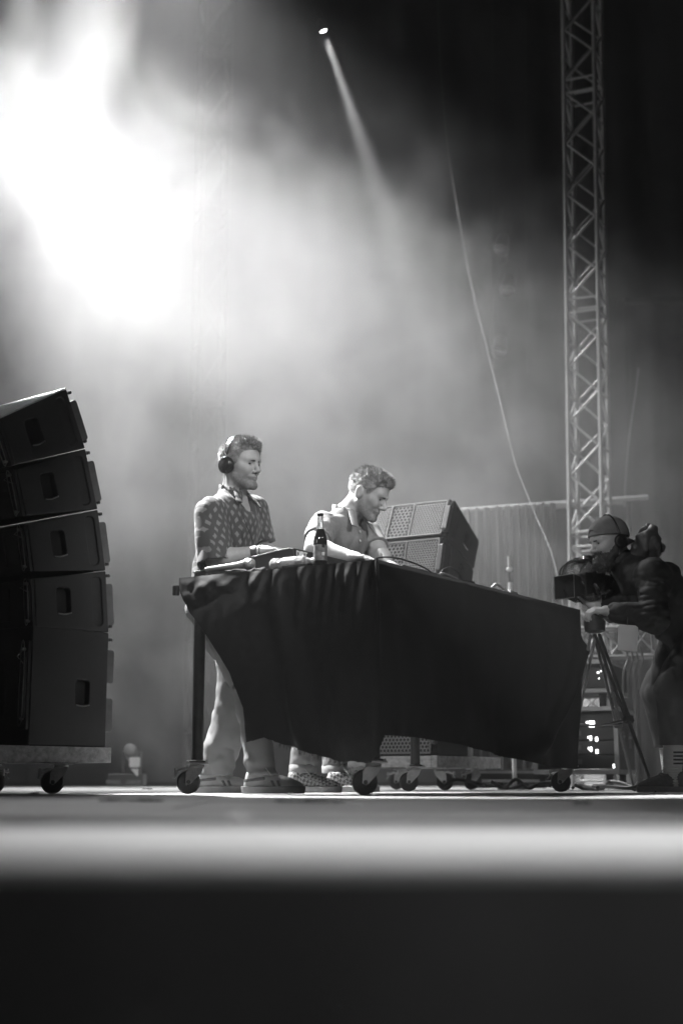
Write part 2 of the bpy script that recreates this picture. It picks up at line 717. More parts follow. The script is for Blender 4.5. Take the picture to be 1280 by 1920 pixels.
def cut(me, cutters):
    o = bpy.data.objects.new('tmp', me)
    COL.objects.link(o)
    c = bpy.data.objects.new('tmpc', cutters.mesh('cut'))
    COL.objects.link(c)
    md = o.modifiers.new('b', 'BOOLEAN')
    md.object = c
    md.operation = 'DIFFERENCE'
    md.solver = 'EXACT'
    out = apply_mod(o)
    bpy.data.objects.remove(o)
    bpy.data.objects.remove(c)
    return out


def hexplate(mb, y0, y1, z0, z1, x, pitch, fill, depth):
    r = pitch / math.sqrt(3)
    row = pitch * math.sqrt(3) / 2
    nz = int((z1 - z0) / row) + 1
    ny = int((y1 - y0) / pitch) + 1
    for k in range(nz):
        for i in range(ny):
            cy = y0 + pitch * (i + 0.5 + (0.5 if k % 2 else 0.0))
            cz = z0 + row * (k + 0.5)
            if cy > y1 - pitch * 0.3 or cz > z1 - row * 0.3:
                continue
            vs = []
            for q in range(6):
                a = R(60 * q + 30)
                dy, dz = math.cos(a), math.sin(a)
                oy = min(max(cy + r * dy, y0), y1); oz = min(max(cz + r * dz, z0), z1)
                iy = cy + r * fill * dy; iz = cz + r * fill * dz
                vs += [(x, oy, oz), (x, iy, iz), (x - depth, iy, iz)]
            fs = []
            for q in range(6):
                n = (q + 1) % 6
                fs.append((q * 3, n * 3, n * 3 + 1, q * 3 + 1))
                fs.append((q * 3 + 1, n * 3 + 1, n * 3 + 2, q * 3 + 2))
            mb.add(vs, fs)


YZ = Matrix(((0, 0, 1, 0), (1, 0, 0, 0), (0, 1, 0, 0), (0, 0, 0, 1)))      # local xy -> world yz
XZ = Matrix(((1, 0, 0, 0), (0, 0, -1, 0), (0, 1, 0, 0), (0, 0, 0, 1)))     # local xy -> world xz, z -> -y
CD, CW, CH = 0.43, 0.73, 0.295


def speaker(name, depth, height, taper, sub=False):
    e = empty(name, (0, 0, 0))
    k = depth * math.tan(taper)
    poly = [(0, 0), (0, height), (-depth, height - k), (-depth, k)]
    body = MB().prism(poly, -CW / 2, CW / 2, XZ).mesh('cabinet')
    c = MB()
    for s in (-1, 1):
        if sub:
            c.prism(rrect(0.085, 0.12, 0.02), -0.035, 0.035, axes((-0.15, s * CW / 2, 0.25), (1, 0, 0), (0, 0, 1), (0, -1, 0)))
        else:
            c.prism(rrect(0.085, 0.12, 0.02), -0.035, 0.035, axes((-0.265, s * CW / 2, 0.155), (1, 0, 0), (0, 0, 1), (0, -1, 0)))
            c.prism(rrect(0.06, 0.235, 0.024), -0.012, 0.012, axes((-0.06, s * CW / 2, 0.15), (1, 0, 0), (0, 0, 1), (0, -1, 0)))
    body = cut(body, c)
    o = link_mesh('cabinet', body, M_cab, e, local=True, bevel=0.005)
    for s in (-1, 1):
        hz_ = 0.25 if sub else 0.155
        hx = -0.15 if sub else -0.265
        MB().tube(bez([(hx - 0.035, s * (CW / 2 + 0.001), hz_ - 0.06), (hx, s * (CW / 2 + 0.003), hz_ - 0.064), (hx + 0.042, s * (CW / 2 + 0.001), hz_ - 0.058)], 5), 0.0035, 6).build('handle_lip', M_steel, e, local=True)
    # baffle and grille
    MB().box((0.004, 0, height / 2), (0.006, 0.66, height - 0.03)).build('baffle', M_pocket, e, local=True)
    g = MB()
    z0, z1 = 0.02, height - 0.02
    gy = 0.325
    if sub:
        hexplate(g, -gy, gy, z0, z1, 0.026, 0.026, 0.74, 0.006)
    else:
        hexplate(g, -gy, -0.087, z0, z1, 0.026, 0.0195, 0.74, 0.004)
        hexplate(g, 0.087, gy, z0, z1, 0.026, 0.0195, 0.74, 0.004)
        hexplate(g, -0.081, 0.081, z0, z1, 0.026, 0.0285, 0.79, 0.004)
    go = g.build('grille', M_grille, e, local=True)
    fr = MB()
    for yy in ([-gy, gy] if sub else [-gy, -0.084, 0.084, gy]):
        fr.box((0.022, yy, height / 2), (0.014, 0.007, z1 - z0))
    fr.box((0.022, 0, z0 - 0.004), (0.014, 2 * gy, 0.008))
    fr.box((0.022, 0, z1 + 0.004), (0.014, 2 * gy, 0.008))
    fr.build('frame', M_grille, go, local=True)
    for s in (-1, 1):
        y = s * (CW / 2 - 0.019)
        spans = ((0.07, 0.23), (0.30, 0.46)) if sub else ((0.035, 0.235),)
        for a, b in spans:
            MB().prism(rrect(0.056, b - a, 0.014), -0.018, 0.018, axes((0.012, y, (a + b) / 2), (1, 0, 0), (0, 0, 1), (0, -1, 0))).build('bumper', M_bumper, e, local=True, bevel=0.004)
        for zz in ((0.03, height - 0.02) if not sub else (height - 0.03,)):
            m = MB()
            m.lathe([(0.004, 0), (0.004, 0.018), (0.009, 0.02), (0.009, 0.034), (0.005, 0.038)], 10, axes((0.0, y, zz), (0, 1, 0), (0, 0, 1), (1, 0, 0)))
            m.box((-0.012, y, zz), (0.03, 0.02, 0.03))
            m.build('pin', M_dark_steel, e, local=True, smooth=40)
        # rear rigging
        m = MB()
        yy = s * (CW / 2 - 0.03)
        m.box((-depth - 0.008, yy, height / 2), (0.016, 0.05, height * 0.74))
        m.box((-depth - 0.022, yy + s * 0.012, height / 2), (0.014, 0.008, height * 0.55))
        m.build('rigging_plate', M_black, e, local=True, bevel=0.002)
        m = MB()
        hh = height * 0.3
        m.tube(bez([(-depth - 0.03, yy - 0.012, height / 2 - hh), (-depth - 0.03, yy - 0.012, height / 2 + hh), (-depth - 0.03, yy + 0.012, height / 2 + hh), (-depth - 0.03, yy + 0.012, height / 2 - hh), (-depth - 0.03, yy - 0.012, height / 2 - hh)], 6), 0.0025, 6)
        for zz in (0.22, 0.8):
            m.lathe([(0.008, 0), (0.008, 0.02), (0.004, 0.024)], 10, axes((-depth - 0.014, yy, height * zz), (0, 1, 0), (0, 0, 1), (-1, 0, 0)))
        m.tube([(-depth - 0.02, yy, height * 0.8), (-depth - 0.045, yy - s * 0.02, height * 0.74), (-depth - 0.03, yy + s * 0.02, height * 0.66)], 0.002, 5)
        m.build('rigging_pin', M_steel, e, local=True, smooth=40)
    MB().box((-depth - 0.004, 0, height / 2), (0.008, 0.36, height * 0.5)).build('connector_plate', M_black, e, local=True)
    return e


def caster_parts(parent, x, y, yaw, brake=True):
    """a swivel caster standing on the floor, wheel trailing along local -x of its yaw"""
    M = Matrix.Translation((x, y, 0)) @ Matrix.Rotation(yaw, 4, 'Z')
    m = MB()
    m.box((0, 0, 0.1385), (0.105, 0.085, 0.007), M)
    m.lathe([(0.03, 0.118), (0.034, 0.123), (0.034, 0.131), (0.02, 0.134)], 16, M)
    for s in (-1, 1):
        m.prism([(0.028, 0.12), (-0.03, 0.122), (-0.05, 0.1), (-0.052, 0.05), (-0.038, 0.042), (-0.024, 0.05), (0.02, 0.095)], -0.0025, 0.0025, M @ axes((0, s * 0.024, 0), (1, 0, 0), (0, 0, 1), (0, -1, 0)))
    m.box((0, 0, 0.12), (0.06, 0.05, 0.005), M)
    for bx in (-0.042, 0.042):
        for by in (-0.032, 0.032):
            m.lathe([(0.006, 0.142), (0.006, 0.149), (0.003, 0.152)], 6, M @ Matrix.Translation((bx, by, 0)))
    c = m.build('caster', M_steel, parent, smooth=35)
    W_ = M @ axes((-0.038, 0, 0.054), (1, 0, 0), (0, 0, 1), (0, -1, 0))
    w = MB().lathe([(0.02, -0.018), (0.046, -0.018), (0.053, -0.011), (0.054, 0), (0.053, 0.011), (0.046, 0.018), (0.02, 0.018)], 32, W_)
    w.build('wheel', M_tyre, c, smooth=35)
    MB().lathe([(0.006, -0.03), (0.009, -0.027), (0.018, -0.02), (0.018, 0.02), (0.009, 0.027), (0.006, 0.03)], 14, W_).build('hub', M_dark_steel, c, smooth=35)
    if brake:
        b = MB()
        b.prism([(-0.02, 0.108), (-0.055, 0.122), (-0.1, 0.108), (-0.108, 0.1), (-0.1, 0.097), (-0.055, 0.11)], -0.02, 0.02, M @ axes((0, 0, 0), (1, 0, 0), (0, 0, 1), (0, -1, 0)))
        b.tube([(-0.098, -0.022, 0.118), (-0.092, -0.022, 0.09), (-0.104, -0.022, 0.07)], 0.0045, 6, True, M)
        b.tube([(-0.098, 0.022, 0.118), (-0.098, 0.022, 0.085)], 0.0045, 6, True, M)
        b.build('brake_lever', M_steel, c, smooth=35)
    return c


def dolly(name, M, label):
    org = M @ Vector((0, 0, 0))
    e = empty(name, org, label, 'dolly', 'wooden speaker dollies')
    x0, x1, w = -0.95, 0.03, 0.375
    z0, z1 = 0.143, 0.215
    for s in (-1, 1):
        MB().box(((x0 + x1) / 2, s * (w - 0.02), (z0 + z1) / 2), (x1 - x0, 0.04, z1 - z0), M).build('plank', M_wood, e, bevel=0.003)
    for xx in (x0 + 0.02, x1 - 0.02):
        MB().box((xx, 0, (z0 + z1) / 2 - 0.001), (0.04, 2 * w - 0.082, z1 - z0 - 0.002), M).build('plank', M_wood, e, bevel=0.003)
    for k in range(7):
        MB().box((x0 + 0.115 + k * 0.125, 0, z1 - 0.014), (0.118, 2 * w - 0.084, 0.02), M).build('plank', M_wood, e, bevel=0.002)
    yaw0 = math.atan2(M[1][0], M[0][0])
    for i, (cx, cy) in enumerate(((-0.19, -0.28), (-0.19, 0.28), (-0.75, -0.28), (-0.75, 0.28))):
        p = M @ Vector((cx, cy, 0))
        caster_parts(e, p.x, p.y, (-yaw0 * 0 + [0.25, 2.9, -0.2, 0.5][i]), brake=True)
        MB().box((cx, cy, 0.1425), (0.12, 0.1, 0.002), M).build('mounting_plate', M_dark_steel, e)
    return e


cab_proto = speaker('line_array_speaker', CD, CH, R(5))
sub_proto = speaker('subwoofer', 0.45, 0.54, 0.0, sub=True)
STK = {'left': (Vector((-1.395, 7.085, 0)), R(50)), 'right': (Vector((0.286, 9.28, 0)), R(-120))}
tilts = [R(5.8), R(12), R(17.5), R(25.5)]
words = ['lowest', 'second from the bottom', 'third from the bottom', 'topmost']
first = True
for key, (org, yaw) in STK.items():
    where = 'stack at the left edge' if key == 'left' else 'stack behind the table'
    M0 = Matrix.Translation(org) @ Matrix.Rotation(yaw, 4, 'Z')
    dolly('speaker_dolly', M0, 'pale wooden dolly on casters under the %s speaker stack' % ('left edge' if key == 'left' else 'honeycomb grille'))
    s_ = sub_proto if first else copy_tree(sub_proto)
    s_.matrix_world = M0 @ Matrix.Translation((0, 0, 0.217))
    tag(s_, 'tall black subwoofer at the bottom of the speaker %s' % where, 'subwoofer', 'subwoofers under the speaker stacks')
    x, z = 0.0, 0.217 + 0.543
    for k, t in enumerate(tilts):
        o = cab_proto if (first and k == 0) else copy_tree(cab_proto)
        o.matrix_world = M0 @ Matrix.Translation((x, 0, z)) @ Matrix.Rotation(-t, 4, 'Y')
        tag(o, 'black wedge speaker, %s of four in the %s' % (words[k], where), 'speaker', 'line array speakers in the two stacks')
        if key == 'left' and k == 3:
            kk = CD * math.tan(R(5))
            lit_top = MB().prism([(0.002, CH + 0.0025), (0.002, CH + 0.0085), (-CD, CH - kk + 0.0085), (-CD, CH - kk + 0.0025)], -CW / 2, CW / 2, XZ).mesh('lit_top_board')  # added board, its pale colour stands for light on the top face
            lit_top.transform(o.matrix_world.copy())
            lb = M0 @ Vector((x, 0, z + CH))
            tag(link_mesh('lit_top_board', lit_top, mat('board painted as lit top', 0.62, 0.5, var=0.2, vscale=18), None, base=lb), 'added pale board painted as the lit top of the left edge speaker stack', 'board')
        x -= (CH + 0.004) * math.sin(t)
        z += (CH + 0.004) * math.cos(t)
    first = False

# ------------------------------------------------------------------ the table
N0 = Vector((0.148, 6.03, 0))
tu = Vector((0.537, 0.843, 0)).normalized()
tv = Vector((-tu.y, tu.x, 0))
TL, TW, TH = 2.15, 1.06, 0.98
tyaw = math.atan2(tu.y, tu.x)


def T(u, v, z=0.0):
    return N0 + tu * u + tv * v + Vector((0, 0, z))


MT = axes(N0, tu, tv, (0, 0, 1))
table = empty('dj_table', T(TL / 2, TW / 2), 'long rolling steel pipe table under a black cloth', 'table')
MB().box((TL / 2, TW / 2, TH - 0.02), (TL - 0.02, TW - 0.02, 0.034), MT).build('tabletop', M_black, table, bevel=0.003)
for (a, b, yw, br) in ((0.07, 0.06, 0.15, True), (0.07, 1.0, 0.1, True), (2.08, 0.06, -0.3, True), (2.08, 1.0, 0.05, True)):
    q = T(a, b)
    lg = MB().tube([q + Vector((0, 0, 0.142)), q + Vector((0, 0, TH - 0.037))], 0.0275, 20).build('leg', M_dark_steel, table, smooth=50)
    MB().lathe([(0.045, 0.142), (0.045, 0.15), (0.0285, 0.153), (0.0285, 0.165)], 16, Matrix.Translation(q)).build('foot_plate', M_dark_steel, lg, smooth=40)
    caster_parts(table, q.x, q.y, yw, br)
for a, b, c, d in ((0.1, 0.06, 2.05, 0.06), (0.1, 1.0, 2.05, 1.0), (0.07, 0.09, 0.07, 0.97), (2.08, 0.09, 2.08, 0.97)):
    MB().tube([T(a, b, TH - 0.07), T(c, d, TH - 0.07)], 0.022, 12).build('rail', M_dark_steel, table, smooth=50)

# ------------------------------------------------------------------ the table cloth
M_cloth = mat('black table cloth', 0.007, 0.6, var=0.3, vscale=12, bump=0.25, bscale=500, sheen=0.03, bdist=0.0008, spec=0.22)
_nt = M_cloth.node_tree
_tr = _nt.nodes.new('ShaderNodeBsdfTranslucent'); _tr.inputs['Color'].default_value = (0.05, 0.05, 0.05, 1)
_mx = _nt.nodes.new('ShaderNodeMixShader'); _mx.inputs[0].default_value = 0.12
_nt.links.new(_nt.nodes['Principled BSDF'].outputs[0], _mx.inputs[1])
_nt.links.new(_tr.outputs[0], _mx.inputs[2])
_nt.links.new(_mx.outputs[0], _nt.nodes['Material Output'].inputs['Surface'])
SL = [(0.0, 0.0), (0.07, 0.006), (0.217, 0.074), (0.36, 0.175), (0.59, 0.315), (0.8, 0.405), (1.0, 0.43)]
HEM_S = [(0.43, 1392), (0.52, 1386), (0.64, 1398), (0.755, 1414), (0.87, 1428), (1.06, 1430)]
HEM_L = [(0.0, 1379), (0.25, 1382), (0.55, 1391), (0.9, 1407), (1.3, 1426), (1.7, 1438), (2.15, 1444)]


def rip(p, sc, sd=0.0):
    return mnoise.noise((p[0] * sc + sd, p[1] * sc + 3.1, p[2] * sc + 5.7)) * 1.3


def short_side(a, t):
    """a: 0 at the free swept edge .. 1 at the near corner, t: 0 top .. 1 hem"""
    sl = lerp_tab(SL, t)
    s = sl + (TW - sl) * a
    s1 = 0.43 + (TW - 0.43) * a
    q = T(0, TW - s)
    qz = T(0, TW - s1)
    hz_ = zpx(lerp_tab(HEM_S, s1), qz.y) + 0.006 * rip((s1, 0, 0), 14.0) + 0.0025 * rip((s1, 3, 0), 60.0)
    z = TH + 0.006 - t * (TH + 0.006 - hz_)
    out = 0.012 + 0.02 * t
    # gathers hanging from the top edge
    k = math.exp(-t * 5.5)
    out += k * 0.018 * (math.sin(s * 37 + 2.2 * math.sin(s * 11)) + 0.6 * math.sin(s * 88 + t * 8 + 3 * math.sin(s * 7))) * min(1, t * 14) * (0.25 + 1.1 * a) * (0.6 + 0.6 * rip((s, 0, 0), 5.0))
    # long diagonal folds swinging toward the near corner
    g = s - 0.32 * t
    out += 0.030 * t * math.sin(g * 9.0 + 0.4) + 0.007 * t * math.sin(g * 27 + 1.0 + 2 * t)
    ridge = s - (0.42 + 0.36 * t + 0.05 * math.sin(5 * t))
    out += 0.055 * t * math.exp(-(ridge / 0.05) ** 2)
    # crumpled roll by the left table corner
    out += 0.03 * math.exp(-((s - 0.2) / 0.16) ** 2 - ((t - 0.1) / 0.1) ** 2)
    p = q - tu * out
    p.z = z
    w = 0.006 * rip(p, 6.0) + 0.0015 * rip(p, 26.0, 4)
    w += 0.016 * math.exp(-t * 8) * rip(p, 17.0, 9) * (1.3 - a)
    return p - tu * (w * min(1, t * 12))


def long_side(a, t):
    s = (TL - 0.13 * t ** 1.3) * a
    q = T(s, 0)
    hz_ = zpx(lerp_tab(HEM_L, s), q.y)
    z = TH + 0.006 - t * (TH + 0.006 - hz_)
    out = 0.012 + 0.015 * t
    out += 0.012 * t * math.sin(s * 9 + 1.0) + 0.008 * t * math.sin(s * 21)
    # one big swag sweeping to the far corner
    c = (s - 1.15) / 1.0
    ridge = t - (0.98 - 0.75 * max(0, c) ** 2.2)
    if c > 0:
        out += 0.05 * math.exp(-(ridge / 0.05) ** 2) * min(1, c * 2.5)
    p = q - tv * out
    p.z = z
    p = p - tv * ((0.006 * rip(p, 6.0, 2)) * min(1, t * 12))
    return p


def end_side(a, t):
    q = T(TL - 0.13 * (t * 0.45) ** 1.3, 0.5 * a)
    z = TH + 0.006 - t * (0.38 - 0.15 * a)
    out = 0.012 + 0.02 * t + 0.03 * t * math.sin(a * 14)
    p = q + tu * out
    p.z = z
    return p


def top_sheet(a, b):
    p = T(TL * a, TW * b, TH + 0.004)
    ed = min(a, 1 - a, b, 1 - b)
    p.z += 0.002 + 0.004 * abs(rip(p, 6.0, 1)) * min(1, ed * 20)
    return p


cloth = empty('table_cloth', T(TL / 2, TW / 2, TH), 'black cloth draped over the rolling table, hem swept up at the left', 'table cloth')
MB().grid(lambda a, t: short_side(a, t), 150, 120).build('side_drop', M_cloth, cloth, smooth=180)
MB().grid(lambda a, t: long_side(a, t), 160, 90).build('front_drop', M_cloth, cloth, smooth=180)
MB().grid(end_side, 30, 30).build('end_drop', M_cloth, cloth, smooth=180)
MB().grid(top_sheet, 60, 40).build('top_sheet', M_cloth, cloth, smooth=180)
# corner closing strip at the near corner
MB().grid(lambda a, t: short_side(1, t).lerp(long_side(0, t), a) - (tu + tv) * 0.012 * math.sin(math.pi * a), 4, 60).build('corner_fold', M_cloth, cloth, smooth=180)
fr = MB()
rr = random.Random(8)
for k in range(90):
    a = rr.uniform(0.25, 0.8)
    p = short_side(a, 1.0)
    fr.tube([p, p + Vector((rr.uniform(-0.006, 0.006), rr.uniform(-0.004, 0.004), -rr.uniform(0.006, 0.022)))], 0.0007, 4)
fo = fr.build('frayed_hem', M_cloth, cloth)
fo['kind'] = 'stuff'

# ------------------------------------------------------------------ people
M_skin = mat('skin', 0.42, 0.5, var=0.12, vscale=30, bump=0.12, bscale=160, sss=0.15, bdist=0.001)
# skin tone follows a per-vertex value: stubble, lips and painted eye socket shade
_nt = M_skin.node_tree
_at = _nt.nodes.new('ShaderNodeAttribute'); _at.attribute_name = 'tone'
_mm = _nt.nodes.new('ShaderNodeMix'); _mm.data_type = 'RGBA'; _mm.blend_type = 'MULTIPLY'; _mm.inputs[0].default_value = 1.0
_bs = _nt.nodes['Principled BSDF']
_src = _bs.inputs['Base Color'].links[0].from_socket
_nt.links.new(_src, _mm.inputs[6]); _nt.links.new(_at.outputs['Fac'], _mm.inputs[7])
_nt.links.new(_mm.outputs[2], _bs.inputs['Base Color'])


def sstep(x, a, b):
    t = np.clip((x - a) / (b - a), 0, 1)
    return t * t * (3 - 2 * t)


def add_tone(me, H, stubble=0.5):
    n = len(me.vertices)
    co = np.empty(n * 3, np.float32)
    me.vertices.foreach_get('co', co)
    q = to_head(co.reshape(-1, 3), H)
    tone = np.ones(n, np.float32)
    m = np.linalg.norm(q, axis=1) < 0.17
    s = q[m]
    ay = np.abs(s[:, 1])
    edge = np.interp(s[:, 0], [-0.02, 0.0, 0.03, 0.06, 0.085, 0.12], [0.012, -0.005, -0.036, -0.05, -0.044, -0.043])
    st = sstep(edge - s[:, 2], -0.010, 0.016) * sstep(s[:, 0], -0.012, 0.006) * sstep(s[:, 2], -0.135, -0.112)
    st = st * (0.85 + 0.3 * vnoise(s * 220))
    lip = 1 - sstep(np.sqrt(((s[:, 2] + 0.0645) / 0.0105) ** 2 + (s[:, 1] / 0.024) ** 2), 0.75, 1.1)
    lip = lip * (s[:, 0] > 0.07)
    eye = 1 - sstep(np.sqrt(((s[:, 2] - 0.004) / 0.013) ** 2 + ((ay - 0.031) / 0.02) ** 2), 0.5, 1.2)
    eye = eye * (s[:, 0] > 0.05)
    tone[m] = (1 - (1 - stubble) * np.clip(st, 0, 1) * (1 - lip)) * (1 - 0.42 * lip) * (1 - 0.3 * eye) * (1 + 0.08 * vnoise(s * 45))
    a = me.attributes.new('tone', 'FLOAT', 'POINT')
    a.data.foreach_set('value', tone)


M_hair = mat('short brown hair', 0.27, 0.6, var=0.6, vscale=60, bump=0.8, bscale=160, bdist=0.003)
M_stubble = mat('stubble on skin', 0.21, 0.7, var=0.35, vscale=120, bump=0.4, bscale=300, bdist=0.001)
M_hair_dark = mat('dark hair strands', 0.10, 0.55)
M_lips = mat('lips', 0.24, 0.45)
M_brow = mat('eyebrow hair', 0.06, 0.7)


def unit(v):
    v = np.array(v, dtype=np.float32)
    return v / np.linalg.norm(v)


def head_frame(c, fwd, pitch=0.0, roll=0.0, scale=1.0):
    """rows of R are the head's forward / left / up axes in the world"""
    f = Vector((fwd[0], fwd[1], 0)).normalized()
    l = Vector((-f.y, f.x, 0))
    rot = Matrix.Rotation(pitch, 3, l)
    f2 = rot @ f
    u2 = rot @ Vector((0, 0, 1))
    rr_ = Matrix.Rotation(roll, 3, f2)
    l2, u2 = rr_ @ l, rr_ @ u2
    return V3(c), np.array([f2, l2, u2], dtype=np.float32), scale


def to_head(p, H):
    c, Rm, s = H
    return ((p - c) @ Rm.T) / s


def from_head(q, H):
    c, Rm, s = H
    return Vector((np.array(q, dtype=np.float32) * s) @ Rm + c)


def near(p, c, r, fn):
    c = V3(c)
    d = np.linalg.norm(p - c, axis=1)
    out = d - r + 0.03
    m = d < r + 0.02
    if m.any():
        out[m] = fn(p[m])
    return out


def sy(q):
    """mirror to the left half"""
    m = q.copy()
    m[:, 1] = np.abs(m[:, 1])
    return m


def skull(q):
    d = ell(q, (-0.012, 0, 0.035), (0.099, 0.077, 0.090))
    d = su(d, ell(q, (0.035, 0, 0.03), (0.058, 0.066, 0.07)), 0.03)
    return d


def head_sdf(q, jaw=1.0, smile=0.0):
    m = sy(q)
    d = skull(q)
    d = su(d, ell(q, (0.030, 0, -0.035), (0.058, 0.055, 0.072)), 0.035)            # face mass
    d = su(d, cap(m, (-0.005, 0.054, -0.045), (0.068, 0.012, -0.098), 0.018 * jaw, 0.017), 0.03)   # jaw line
    d = su(d, cap(m, (0.079, 0.0, -0.097), (0.079, 0.008, -0.097), 0.018), 0.022)    # chin
    d = su(d, cap(m, (0.052, 0.05, -0.012), (0.07, 0.036, -0.022), 0.016), 0.025)   # cheekbone
    d = su(d, cap(m, (0.089, 0.006, 0.026), (0.072, 0.046, 0.026), 0.010), 0.018)    # brow ridge
    d = sub_(d, ell(m, (0.103, 0.030, 0.004), (0.018, 0.019, 0.0125)), 0.012)        # eye socket
    d = su(d, ell(m, (0.074, 0.031, 0.003), (0.0135, 0.0145, 0.0125)), 0.004)        # eyeball and lids
    d = su(d, cap(q, (0.089, 0, 0.018), (0.113, 0, -0.027), 0.0075, 0.0105), 0.012)  # nose bridge
    d = su(d, ell(q, (0.113, 0, -0.031), (0.011, 0.0115, 0.0105)), 0.008)            # tip
    d = su(d, ell(m, (0.1, 0.0125, -0.035), (0.0115, 0.0075, 0.008)), 0.006)         # wings
    d = sub_(d, cap(m, (0.107, 0.0065, -0.044), (0.1, 0.0075, -0.043), 0.0032), 0.004)
    d = su(d, cap(m, (0.0895, 0.0, -0.053), (0.080, 0.024, -0.061 + smile), 0.0095, 0.006), 0.012)  # muzzle
    d = su(d, cap(m, (0.0975, 0.004, -0.0585), (0.085, 0.022, -0.0625 + smile), 0.0048, 0.003), 0.005)   # upper lip
    d = su(d, cap(m, (0.0955, 0.0, -0.0705), (0.085, 0.018, -0.066 + smile), 0.0058, 0.003), 0.005)    # lower lip
    d = sub_(d, cap(m, (0.1035, 0.0, -0.0645), (0.087, 0.026, -0.065 + smile), 0.0016), 0.003)
    # ears
    Er = np.array(Matrix.Rotation(R(-14), 3, 'Y') @ Matrix.Rotation(R(-18), 3, 'Z'), dtype=np.float32)
    e = ell(m, (-0.014, 0.080, -0.004), (0.021, 0.010, 0.036), Er)
    e = sub_(e, ell(m, (-0.010, 0.092, -0.001), (0.0135, 0.0085, 0.025), Er), 0.003)
    e = su(e, cap(m, (-0.002, 0.076, -0.012), (-0.004, 0.078, 0.002), 0.0055), 0.006)
    d = su(d, e, 0.006)
    return d


HL_X = [-0.13, -0.075, -0.035, -0.018, 0.012, 0.03, 0.048, 0.06, 0.085, 0.12]
HL_Z = [-0.075, -0.07, -0.045, 0.018, 0.022, -0.012, 0.02, 0.056, 0.074, 0.08]


def hair_sdf(q, thick=0.012, quiff=0.02, streak=(30, 130, 60), amp=0.005, curl=0.0, side=0.004):
    z = q[:, 2]
    up = np.clip((z - 0.01) / 0.09, 0, 1)
    zl = np.interp(q[:, 0], HL_X, HL_Z) + 0.006 * vnoise(q * V3((110, 110, 40))) + 0.004 * vnoise(q * 240)
    tp = np.clip((z - zl) / 0.022, 0, 1)
    d = skull(q) + 0.0005 - (side + (thick - side) * up) * np.sqrt(tp)
    d = su(d, ell(q, (0.044, 0, 0.100), (0.050, 0.054, 0.020 + quiff)), 0.03)
    n = vnoise(q * V3(streak)) * amp + vnoise(q * V3((70, 90, 70)) + 9) * amp * 0.5
    if curl:
        n = n + vnoise(q * 55 + 3) * curl
    d = d + n * (0.35 + 0.65 * up)
    cutd = (zl - z) * 0.75
    return np.maximum(d, cutd)


def beard_sdf(q, off=0.0007, lo=-0.02, big=0.0):
    d = head_sdf(q) - off
    if big:
        d = su(d, ell(q, (0.06, 0, -0.105), (0.055, 0.055, 0.05)), 0.03)
        d = d + vnoise(q * V3((90, 90, 50))) * 0.006
    m = np.abs(q[:, 1])
    edge = np.interp(q[:, 0], [-0.02, 0.0, 0.03, 0.06, 0.085, 0.12], [0.015, 0.0, -0.038, -0.052, -0.047, -0.045])
    top = q[:, 2] - edge + 0.012 * vnoise(q * 260) + 0.004 * vnoise(q * 90)
    back = (-0.004 - q[:, 0])
    low = -0.118 - q[:, 2] if not big else -0.17 - q[:, 2]
    lips = 0.0135 - np.sqrt(((q[:, 2] + 0.0645) * 1.5) ** 2 + (m * 0.55) ** 2)
    r = np.maximum.reduce([d, top, back, low, lips])
    return r


def brow_sdf(q):
    m = sy(q)
    d = cap(m, (0.096, 0.012, 0.019), (0.079, 0.048, 0.024), 0.0062, 0.0042)
    return np.maximum(d + 0.0015 * vnoise(q * 300), head_sdf(q) - 0.0035)


def eye_sdf(q):
    m = sy(q)
    return np.maximum(ell(m, (0.0745, 0.031, 0.003), (0.0138, 0.0145, 0.0125)), np.abs(q[:, 2] - 0.002) - 0.0052)


def fingers(p, W_, d, n, s, curls, sc=1.0, spread=1.0, thumb=(0.62, 0.7, 0.25)):
    """a hand: wrist W_, pointing d, palm facing n, thumb towards s"""
    W_ = V3(W_); d = unit(d); n = V3(n); n = n - d * float(n @ d); n = n / np.linalg.norm(n)
    s = V3(s); s = s - d * float(s @ d) - n * float(s @ n); s = s / np.linalg.norm(s)
    out = cap(p, W_, W_ + d * 0.03 * sc, 0.026 * sc, 0.027 * sc)
    offs = [0.028, 0.0095, -0.009, -0.0265]
    lens = [0.074, 0.083, 0.077, 0.06]
    palm = [0.09, 0.092, 0.087, 0.08]
    for k in range(4):
        kn = W_ + d * palm[k] * sc + s * offs[k] * sc
        out = su(out, cap(p, W_ + d * 0.015 * sc + s * offs[k] * 0.7 * sc, kn, 0.0155 * sc, 0.0115 * sc), 0.012)
        a = 0.0
        cur = kn
        c = curls[k]
        for j, fr_ in enumerate((0.46, 0.3, 0.24)):
            a += c * (0.8 if j == 0 else 1.1)
            dr = d * math.cos(a) + n * math.sin(a) + s * 0.10 * spread * (1.5 - k) * 0.5
            dr = dr / np.linalg.norm(dr)
            nx = cur + dr * lens[k] * fr_ * sc
            out = su(out, cap(p, cur, nx, (0.0095 - 0.0009 * j) * sc, (0.0088 - 0.0009 * j) * sc), 0.003)
            cur = nx
    tb = W_ + d * 0.025 * sc + s * 0.022 * sc
    t1 = tb + (d * thumb[0] + s * thumb[1] + n * thumb[2]) * 0.045 * sc
    t2 = t1 + (d * (thumb[0] + 0.25) + s * thumb[1] * 0.5 + n * thumb[2]) * 0.034 * sc
    t3 = t2 + (d * (thumb[0] + 0.35) + s * thumb[1] * 0.25 + n * (thumb[2] + 0.1)) * 0.026 * sc
    out = su(out, cap(p, tb, t1, 0.016 * sc, 0.012 * sc), 0.01)
    out = su(out, cap(p, t1, t2, 0.0115 * sc, 0.0105 * sc), 0.004)
    out = su(out, cap(p, t2, t3, 0.0105 * sc, 0.009 * sc), 0.004)
    return out


